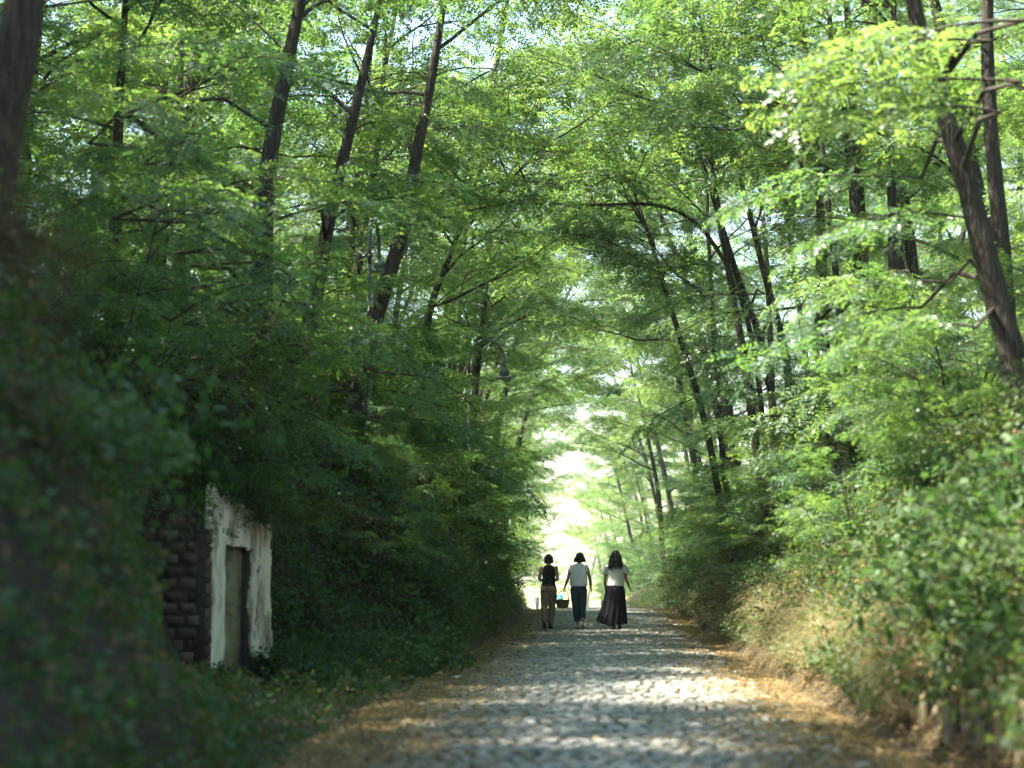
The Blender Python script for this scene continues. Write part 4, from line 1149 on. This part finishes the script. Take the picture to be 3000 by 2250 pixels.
def body(t_, skin, legs, arms, head_c, yaw=0.0, torso=1.0, hands=(), lean=0.0, hipw=1.0):
    to = [(0, 0, 0.80, 0.150, 0.105), (0, -0.01, 0.88, 0.168, 0.118), (0, -0.005, 0.97, 0.152, 0.105), (0, 0.0, 1.06, 0.128, 0.092), (0, 0.005, 1.16, 0.136, 0.098), (0, 0.008, 1.26, 0.152, 0.104),
          (0, 0.0, 1.34, 0.158, 0.085), (0, -0.008, 1.385, 0.120, 0.066), (0, -0.008, 1.42, 0.064, 0.056), (0, -0.004, 1.45, 0.052, 0.052)]
    pr = [loft([(x + lean * (z - 0.9), y, z, rx * torso * (hipw if z < 1.0 else 1), ry * torso) for x, y, z, rx, ry in to], 22)]
    hc = np.asarray(head_c)
    pr.append(limb([(lean * 0.5, -0.008, 1.40), (hc[0], hc[1] - 0.02, hc[2] - 0.06)], [0.054, 0.050], 14))
    pr += head_prims(head_c, yaw)
    for hip, knee, ank, toe, drop in legs:
        k, a = np.asarray(knee, float), np.asarray(ank, float); h = np.asarray(hip, float)
        pr.append(limb([h, h * 0.5 + k * 0.5, k, k * 0.62 + a * 0.38 + np.array([0, -0.012, 0]), a], [0.088, 0.070, 0.050, 0.050, 0.034], 14))
        pr += foot_prims(ank, toe, drop)
    for sh, el, wr, hd, so, curl in arms:
        s_, e, w_ = (np.asarray(q, float) for q in (sh, el, wr))
        pr.append(limb([s_, s_ * 0.6 + e * 0.4, e, e * 0.7 + w_ * 0.3, w_], [0.050, 0.043, 0.036, 0.035, 0.025], 12))
        pr += hand(w_, hd, so, curl)
    o = blob("body", pr, skin, t_, 0.0075, 3)
    eyes(t_, head_c, yaw)
    return o

def shoes(t_, legs, mat):
    for hip, knee, ank, toe, drop in legs:
        pr = foot_prims(ank, toe, drop, 1.0, 0.006)
        f = unit([toe[0], toe[1], 0])
        blob("shoe", pr[1:3] + [limb([np.asarray(ank) - f * 0.045 - np.array([0, 0, 0.045]), np.asarray(ank) - f * 0.04 - np.array([0, 0, 0.02])], [0.039, 0.039], 10)], mat, t_, 0.009, 2)

def trousers(t_, legs, mat, hip_r, thigh, knee_r, hem_r, waist_z, hem_cut, waist=(0.145, 0.105)):
    pr = [loft([(0, 0, 0.795, hip_r * 0.93, 0.112), (0, -0.018, 0.86, hip_r, 0.130), (0, -0.012, 0.93, hip_r * 0.97, 0.122), (0, 0, waist_z, waist[0], waist[1])], 24)]
    for (hip, knee, ank, toe, drop), cut in zip(legs, hem_cut):
        h, k, a = (np.asarray(q, float) for q in (hip, knee, ank))
        e = k + (a - k) * cut
        pr.append(tube(np.array([h + (0, 0, 0.02), h * 0.55 + k * 0.45, k, k * 0.5 + e * 0.5, e]), np.array([thigh, thigh * 0.93, knee_r, (knee_r + hem_r) / 2, hem_r]), 16, cap=True))
    return blob("trousers", pr, mat, t_, 0.010, 2)

def strands(mb_, roots, tips, r0, rg, wave=0.02, seg=7):
    for p0, p1 in zip(roots, tips):
        s = np.linspace(0, 1, seg)[:, None]
        P = np.asarray(p0) * (1 - s) + np.asarray(p1) * s
        ph = rg.uniform(0, 6.28, 2)
        P[:, 0] += wave * np.sin(s[:, 0] * rg.uniform(7, 13) + ph[0]) * s[:, 0] ** 0.5
        P[:, 1] += wave * np.sin(s[:, 0] * rg.uniform(7, 13) + ph[1]) * s[:, 0] ** 0.5
        mb_.tube(P, r0 * np.linspace(1, 0.3, seg), 5)

Y_W = 44.5
def person_at(px, Yv, label, foot_lift=0.0, rz=0.0):
    p = at(px, 1700, Yv)
    z = float(lane_z(Yv)) + 0.068 + foot_lift
    t_ = empty("person", (p.x, Yv, z), rz)
    tag(t_, label, "person")
    return t_

# --- woman in the dark olive top
t_ = person_at(1607.5, 44.6, "woman with a dark bob in olive sleeveless top and khaki trousers, leftmost walker")
legs = [((-0.085, 0, 0.85), (-0.095, -0.03, 0.47), (-0.085, -0.26, 0.155), (0.05, 1), 0.75), ((0.085, 0, 0.85), (0.065, 0.10, 0.46), (0.035, 0.08, 0.085), (0.25, 1), 0.0)]
arms = [((-0.158, -0.005, 1.355), (-0.212, -0.03, 1.10), (-0.12, 0.17, 1.06), (0.6, 0.75, 0.1), (0.1, 0.2, 1), 0.6), ((0.158, -0.005, 1.355), (0.205, -0.03, 1.09), (0.10, 0.17, 1.08), (-0.6, 0.75, 0.1), (0.1, 0.2, 1), 0.6)]
hc = (0.0, 0.01, 1.545)
body(t_, M['skin'], legs, arms, hc, 0.0, 0.97)
trousers(t_, legs, M['khaki'], 0.182, 0.104, 0.078, 0.066, 1.0, (0.92, 0.97))
blob("top", [loft([(0, -0.012, 0.955, 0.164, 0.125), (0, -0.005, 1.0, 0.156, 0.115), (0, 0, 1.08, 0.142, 0.105), (0, 0.004, 1.18, 0.148, 0.108), (0, 0.006, 1.27, 0.153, 0.112), (0, 0, 1.345, 0.145, 0.092), (0, -0.006, 1.392, 0.108, 0.072), (0, -0.008, 1.408, 0.07, 0.062)], 24)], M['olive'], t_, 0.010, 1)
shoes(t_, legs, M['shoe'])
hp = [ell((hc[0], hc[1] - 0.012, hc[2] + 0.028), (0.086, 0.102, 0.096)), loft([(0, -0.022, 1.452, 0.086, 0.070), (0, -0.022, 1.475, 0.096, 0.080), (0, -0.018, 1.53, 0.094, 0.088), (0, -0.012, 1.58, 0.088, 0.094)], 20),
      limb([(-0.078, 0.03, 1.58), (-0.080, 0.035, 1.47)], [0.026, 0.022]), limb([(0.078, 0.03, 1.58), (0.080, 0.035, 1.47)], [0.026, 0.022])]
blob("hair", hp, M['hair'], t_, 0.009, 2)
blob("pouch", [loft([(-0.10, -0.108, 1.055, 0.05, 0.022), (-0.10, -0.112, 1.09, 0.055, 0.028), (-0.10, -0.108, 1.125, 0.045, 0.02)], 14)], M['black'], t_, 0.008, 1)

# --- woman with the basket
t_ = person_at(1695.2, 44.5, "woman in white cap-sleeved blouse and cropped teal trousers carrying a basket")
legs = [((-0.088, 0, 0.86), (-0.065, 0.06, 0.47), (-0.025, 0.02, 0.085), (-0.1, 1), 0.0), ((0.088, 0, 0.86), (0.085, 0.02, 0.47), (0.085, -0.20, 0.15), (0.1, 1), 0.55)]
arms = [((-0.165, -0.005, 1.375), (-0.232, -0.02, 1.125), (-0.305, 0.03, 0.935), (-0.35, 0.1, -1), (0.2, 1, 0.1), 1.15), ((0.170, -0.005, 1.375), (0.248, -0.03, 1.135), (0.272, 0.03, 0.925), (0.05, 0.1, -1), (-0.1, 1, 0), 0.35)]
hc = (0.03, 0.025, 1.575)
body(t_, M['skin_tan'], legs, arms, hc, -0.25, 1.08)
trousers(t_, legs, M['teal'], 0.184, 0.106, 0.080, 0.068, 1.0, (0.78, 0.72))
blob("blouse", [loft([(0, -0.012, 0.945, 0.172, 0.135), (0, -0.014, 0.965, 0.196, 0.155), (0, -0.010, 1.0, 0.204, 0.158), (0, -0.004, 1.1, 0.192, 0.142), (0, 0.0, 1.2, 0.186, 0.13), (0, 0.004, 1.3, 0.184, 0.122), (0, 0, 1.37, 0.168, 0.102), (0.003, -0.004, 1.42, 0.125, 0.078), (0.008, -0.004, 1.452, 0.080, 0.066)], 26),
               loft([(-0.178, -0.004, 1.27, 0.035, 0.070), (-0.185, -0.004, 1.33, 0.042, 0.072), (-0.16, -0.004, 1.40, 0.05, 0.06)], 16), loft([(0.182, -0.004, 1.27, 0.035, 0.070), (0.188, -0.004, 1.33, 0.042, 0.072), (0.162, -0.004, 1.40, 0.05, 0.06)], 16)], M['white'], t_, 0.010, 1)
shoes(t_, legs, M['shoe_tan'])
hp = [ell((hc[0], hc[1] - 0.015, hc[2] + 0.03), (0.095, 0.108, 0.098)), loft([(0.028, 0.0, 1.475, 0.088, 0.075), (0.032, 0.0, 1.51, 0.115, 0.09), (0.032, 0.005, 1.56, 0.112, 0.1), (0.03, 0.01, 1.61, 0.10, 0.104)], 20),
      limb([(0.12, 0.0, 1.56), (0.14, 0.0, 1.50), (0.165, -0.005, 1.485)], [0.034, 0.026, 0.012]), limb([(-0.07, 0.0, 1.56), (-0.085, 0.0, 1.50), (-0.10, 0, 1.475)], [0.032, 0.024, 0.012])]
blob("hair", hp, M['hair'], t_, 0.009, 2)
b = MB(); b.tube(np.array([(-0.296, 0.025, 0.957), (-0.3045, 0.03, 0.935)]), np.array([0.030, 0.029]), 16); link("wristwatch", b.mesh("wristwatch", M['gold'], True), t_)

# --- woman in the long skirt
t_ = person_at(1803.0, 44.5, "woman with long wavy hair in cream blouse and long dark pleated skirt")
legs = [((-0.088, 0, 0.87), (-0.07, 0.04, 0.47), (-0.035, 0.0, 0.085), (-0.05, 1), 0.0), ((0.088, 0, 0.87), (0.09, 0.06, 0.47), (0.085, -0.03, 0.10), (0.1, 1), 0.25)]
arms = [((-0.185, -0.005, 1.385), (-0.232, -0.02, 1.13), (-0.225, 0.06, 0.93), (0.02, 0.25, -1), (0.1, 1, 0), 0.5), ((0.190, -0.005, 1.385), (0.228, -0.05, 1.13), (0.302, 0.02, 0.935), (0.4, 0.15, -1), (-0.1, 1, 0.2), 0.6)]
hc = (0.01, 0.02, 1.615)
body(t_, M['skin_tan'], legs, arms, hc, 0.1, 1.14)
blob("blouse", [loft([(-0.005, -0.01, 0.955, 0.198, 0.15), (-0.005, -0.01, 1.0, 0.196, 0.148), (0, -0.004, 1.1, 0.185, 0.135), (0, 0.0, 1.2, 0.186, 0.13), (0, 0.004, 1.3, 0.192, 0.126), (0, 0, 1.38, 0.18, 0.104), (0.003, -0.004, 1.44, 0.13, 0.082), (0.008, -0.004, 1.475, 0.085, 0.07)], 26),
               loft([(-0.240, -0.008, 1.215, 0.052, 0.055), (-0.240, -0.008, 1.235, 0.066, 0.072), (-0.232, -0.004, 1.30, 0.076, 0.08), (-0.20, -0.002, 1.37, 0.066, 0.076), (-0.15, 0, 1.42, 0.05, 0.06)], 18),
               loft([(0.236, -0.018, 1.235, 0.052, 0.055), (0.236, -0.018, 1.255, 0.066, 0.072), (0.230, -0.008, 1.31, 0.074, 0.08), (0.205, -0.002, 1.38, 0.064, 0.076), (0.15, 0, 1.425, 0.05, 0.06)], 18)], M['cream'], t_, 0.010, 1)
n = 120
a = np.linspace(0, 2 * np.pi, n, endpoint=False)
V = []
for s in np.linspace(0, 1, 22):
    rx = 0.178 + (0.335 - 0.178) * s ** 1.25; ry = 0.135 + 0.13 * s
    if s < 0.16: rx += 0.022 * math.sin(s / 0.16 * math.pi / 2); ry += 0.02 * math.sin(s / 0.16 * math.pi / 2)
    else: rx += 0.022 * (1 - (s - 0.16) / 0.84); ry += 0.02 * (1 - (s - 0.16) / 0.84)
    pleat = 1 + (0.012 + 0.075 * s) * (0.7 * np.sin(15 * a + 0.6 * np.sin(2 * a) + s * 0.8) + 0.5 * np.sin(31 * a + 1.1 + s * 1.5)) * (0.6 + 0.4 * np.sin(3 * a + 1))
    z = 0.985 - s * 0.90 + s ** 2 * (0.11 * np.clip(-np.cos(a), 0, 1) ** 2 + 0.045 * np.clip(np.cos(a), 0, 1)) + 0.012 * s * np.sin(9 * a)
    V.append(np.stack([-0.005 - 0.085 * s ** 1.7 + rx * pleat * np.cos(a), -0.005 - 0.03 * s + ry * pleat * np.sin(a), z], -1))
V = np.array(V); i = np.arange(V.shape[0] * n).reshape(-1, n)
Q = np.stack([i[:-1], i[1:], np.roll(i, -1, 1)[1:], np.roll(i, -1, 1)[:-1]], -1).reshape(-1, 4)
link("skirt", mesh_np("skirt", V.reshape(-1, 3), Q, mat=M['navy'], smooth=True), t_)
shoes(t_, legs, M['shoe'])
hrg = np.random.default_rng(41)
hp = [ell((hc[0], hc[1] - 0.018, hc[2] + 0.035), (0.102, 0.112, 0.105)), loft([(0.0, -0.055, 1.40, 0.075, 0.05), (0.0, -0.055, 1.45, 0.125, 0.075), (0.005, -0.05, 1.52, 0.150, 0.095), (0.008, -0.03, 1.58, 0.140, 0.108), (0.01, -0.01, 1.65, 0.115, 0.115)], 22)]
hair = blob("hair", hp, M['hair'], t_, 0.010, 2)
sb = MB()
k = 150
ang = hrg.uniform(-0.25, math.pi + 0.25, k)
roots = np.stack([0.008 + 0.105 * np.cos(ang), -0.03 - 0.085 * np.sin(ang), hrg.uniform(1.52, 1.66, k)], -1)
tips = np.stack([0.0 + (0.105 + 0.075 * hrg.random(k)) * np.cos(ang), -0.075 - 0.065 * np.sin(ang), hrg.uniform(1.31, 1.47, k) - 0.03 * np.sin(ang)], -1)
strands(sb, roots, tips, 0.0085, hrg, 0.020)
link("hair_locks", sb.mesh("hair_locks", M['hair'], True), hair)

# --- wicker basket held by the woman in the middle
pb = at(1647.5, 1700, 44.53)
bz = float(lane_z(44.5)) + 0.068
bk = empty("wicker_basket", (pb.x, 44.53, bz + 0.475))
tag(bk, "brown wicker basket with arched handle held between two women", "basket")
n = 96
a = np.linspace(0, 2 * np.pi, n, endpoint=False)
def oct_r(a_, rx, ry, k_=0.55):
    return np.stack([rx * np.sign(np.cos(a_)) * np.abs(np.cos(a_)) ** k_, ry * np.sign(np.sin(a_)) * np.abs(np.sin(a_)) ** k_], -1)
wv = MB()
rows = 13
for r_ in range(rows):
    s = r_ / (rows - 1)
    f = 1 + 0.022 * np.sin(24 * a + (math.pi if r_ % 2 else 0))
    xy = oct_r(a, (0.112 + 0.042 * s), (0.085 + 0.03 * s)) * f[:, None]
    P = np.column_stack([xy, np.full(n, 0.006 + s * 0.155)]); P = np.vstack([P, P[:1]])
    wv.tube(P, 0.0072, 6, cap=False)
link("woven_side", wv.mesh("woven_side", M['wicker'], True), bk)
st = MB()
for q in np.linspace(0, 2 * np.pi, 24, endpoint=False):
    lo, hi = oct_r(np.array([q]), 0.112, 0.085)[0], oct_r(np.array([q]), 0.154, 0.115)[0]
    st.tube(np.array([[*lo, 0.0], [*hi, 0.165]]), 0.0055, 5)
link("uprights", st.mesh("uprights", M['wicker'], True), bk)
fl = MB(); v = np.column_stack([oct_r(a, 0.112, 0.085), np.full(n, 0.004)]); fl.add(np.vstack([v, [0, 0, 0.004]]), None, np.array([[n, k_, (k_ + 1) % n] for k_ in range(n)]))
link("bottom", fl.mesh("bottom", M['wicker']), bk)
rm = MB()
for ph in (0, math.pi):
    xy = oct_r(a, 0.157, 0.118); P = np.column_stack([xy * (1 + 0.012 * np.sin(30 * a + ph))[:, None], 0.166 + 0.006 * np.cos(30 * a + ph)]); P = np.vstack([P, P[:1]])
    rm.tube(P, 0.0085, 6, cap=False)
link("rim", rm.mesh("rim", M['wicker'], True), bk)
q = np.linspace(0, math.pi, 22)
hd = MB()
for ph in (0, 2.1, 4.2):
    P = np.column_stack([0.135 * np.cos(q) * (1 + 0.0) + 0.003 * np.cos(14 * q + ph) , 0.006 * np.sin(14 * q + ph), 0.13 + 0.235 * np.sin(q) ** 0.75])
    hd.tube(P, 0.0075, 6)
link("handle", hd.mesh("handle", M['wicker'], True), bk)
gq = leaf_cloud(np.column_stack([urg.normal(size=160) * 0.06, urg.normal(size=160) * 0.045, 0.12 + urg.random(160) * 0.05]), np.tile([0, 0, 1.0], (160, 1)), urg.uniform(0.03, 0.06, 160), OVAL)
o = link("picked_greens", quads_mesh("picked_greens", gq, M['broad']), None, (pb.x, 44.53, bz + 0.475))
tag(o, "small heap of picked green leaves inside the wicker basket", "greens")

# --- two distant walkers
def far_person(px, py_feet, Yv, label, top, bottom, hair_m, bare_legs):
    p = at(px, py_feet, Yv)
    t2 = empty("person", (p.x, Yv, float(lane_z(Yv)) + 0.0))
    tag(t2, label, "person")
    lg = [((-0.088, 0, 0.86), (-0.095, 0.04, 0.47), (-0.10, 0.03, 0.085), (0, 1), 0.0), ((0.088, 0, 0.86), (0.095, 0.0, 0.47), (0.09, -0.12, 0.11), (0, 1), 0.3)]
    ar = [((-0.17, 0, 1.37), (-0.24, -0.03, 1.12), (-0.24, 0.06, 0.92), (0, 0.2, -1), (0.1, 1, 0), 0.4), ((0.17, 0, 1.37), (0.24, -0.03, 1.12), (0.22, 0.12, 0.95), (0, 0.4, -1), (-0.1, 1, 0), 0.4)]
    h2 = (0, 0.015, 1.56)
    body(t2, M['skin_tan'], lg, ar, h2, 0, 1.1)
    trousers(t2, lg, bottom, 0.19, 0.11, 0.09, 0.085, 1.0, (0.1, 0.1) if bare_legs else (0.92, 0.92))
    blob("shirt", [loft([(0, -0.012, 0.93, 0.195, 0.145), (0, 0, 1.1, 0.18, 0.13), (0, 0.004, 1.28, 0.188, 0.122), (0, 0, 1.37, 0.17, 0.1), (0, -0.004, 1.425, 0.09, 0.07)], 24),
                    tube(np.array([(-0.15, 0, 1.38), (-0.19, -0.01, 1.33), (-0.222, -0.02, 1.2)]), np.array([0.062, 0.066, 0.066]), 14, cap=True), tube(np.array([(0.15, 0, 1.38), (0.19, -0.01, 1.33), (0.222, -0.02, 1.2)]), np.array([0.062, 0.066, 0.066]), 14, cap=True)], top, t2, 0.012, 1)
    shoes(t2, lg, M['shoe'])
    blob("hair", [ell((0, -0.01, 1.592), (0.084, 0.1, 0.088)), ell((0, -0.03, 1.545), (0.08, 0.08, 0.07))], hair_m, t2, 0.012, 2)
far_person(1574, 1792, 205, "distant walker in slate violet shirt and blue trousers near the left hedge", M['violet'], M['blue'], M['hair_grey'], False)
far_person(1641, 1793, 172, "distant walker in turquoise shirt seen just above the basket", M['cyan'], M['blue'], M['hair_grey'], True)

# ------------------------------------------------------------------ summer haze in the lane
b = MB(); b.box((-45, 445, 10), (300, 475, 18))
hz = link("haze", b.mesh("haze", None))
m, t, out = new_mat("haze_air")
pv = t.nodes.new("ShaderNodeVolumePrincipled")
pv.inputs["Color"].default_value = (0.92, 0.97, 1.0, 1)
pv.inputs["Density"].default_value = 0.00022
pv.inputs["Anisotropy"].default_value = 0.2
t.links.new(pv.outputs[0], out.inputs["Volume"])
hz.data.materials.append(m)
tag(hz, "pale summer haze hanging in the lane", "haze", kind="stuff")

# ------------------------------------------------------------------ words that tell look-alikes apart
MARKS = [((1450, 1060), "the arched lamp"), ((700, 1700), "the ruined doorway"), ((830, 250), "the thick ridged trunk"), ((1160, 750), "the curving scarred trunk"), ((940, 800), "the trunk bent at its foot"), ((1260, 950), "the S-shaped trunk"),
         ((1610, 1740), "the leftmost walker"), ((1800, 1740), "the walker in the long skirt"), ((2850, 600), "the thickest right trunk"), ((2495, 250), "the grey sunlit trunk"), ((2230, 980), "the slanting dark trunk"), ((2410, 1050), "the slim straight right trunk"),
         ((1960, 610), "the long bare limb"), ((2110, 1470), "the twin trunks"), ((2880, 2150), "the wooden stakes"), ((1640, 1560), "the bright gap"), ((30, 200), "the trunk at the left edge"), ((1085, 800), "the hidden lamp pole"), ((1533, 1419), "the small far lamp head"), ((2330, 90), "the trunk arching left at the top"), ((2100, 1850), "the right lane edge"), ((1400, 1900), "the left lane edge")]
SHORT = {"tree": "locust tree", "sapling": "young locust", "bush": "leafy bush", "creeper": "broad-leaved creeper", "grass tuft": "dry grass tuft"}
tops = [o for o in S.objects if o.parent is None and "label" in o and o.get("category") in SHORT]
cnt = {}
for o in tops: cnt[o["label"]] = cnt.get(o["label"], 0) + 1
used = {o["label"] for o in S.objects if "label" in o}
for o in sorted(tops, key=lambda q: q.location.y):
    if cnt[o["label"]] < 2 or o.location.y < 9: continue
    h = {"tree": 7.0, "sapling": 1.3, "bush": 0.6, "creeper": 0.6, "grass tuft": 0.3}[o["category"]] * o.scale[0]
    p = (o.location.x, o.location.y, o.location.z + h)
    px = VPX + p[0] * FPX / p[1]; py = VPY - (p[2] - CAM_Z) * FPX / p[1]
    if not (-60 < px < 3060 and -150 < py < 2300): continue
    side = "left" if o.location.x - float(lane_x(o.location.y)) < 0 else "right"
    ms = sorted(MARKS, key=lambda m_: (m_[0][0] - px) ** 2 + (m_[0][1] - py) ** 2)
    done = False
    for far in ("", "nearer ", "farther ", "smaller " if o.scale[0] < 0.9 else "larger "):
        for (mx_, my_), ph in ms[:5]:
            dx, dy = px - mx_, py - my_
            d_ = ("left of" if dx < 0 else "right of") if abs(dx) > abs(dy) else ("above" if dy < 0 else "below")
            lab = f"{far}{SHORT[o['category']]} on the {side} bank, {d_} {ph}"
            if lab not in used:
                used.add(lab); o["label"] = lab; done = True; break
        if done: break
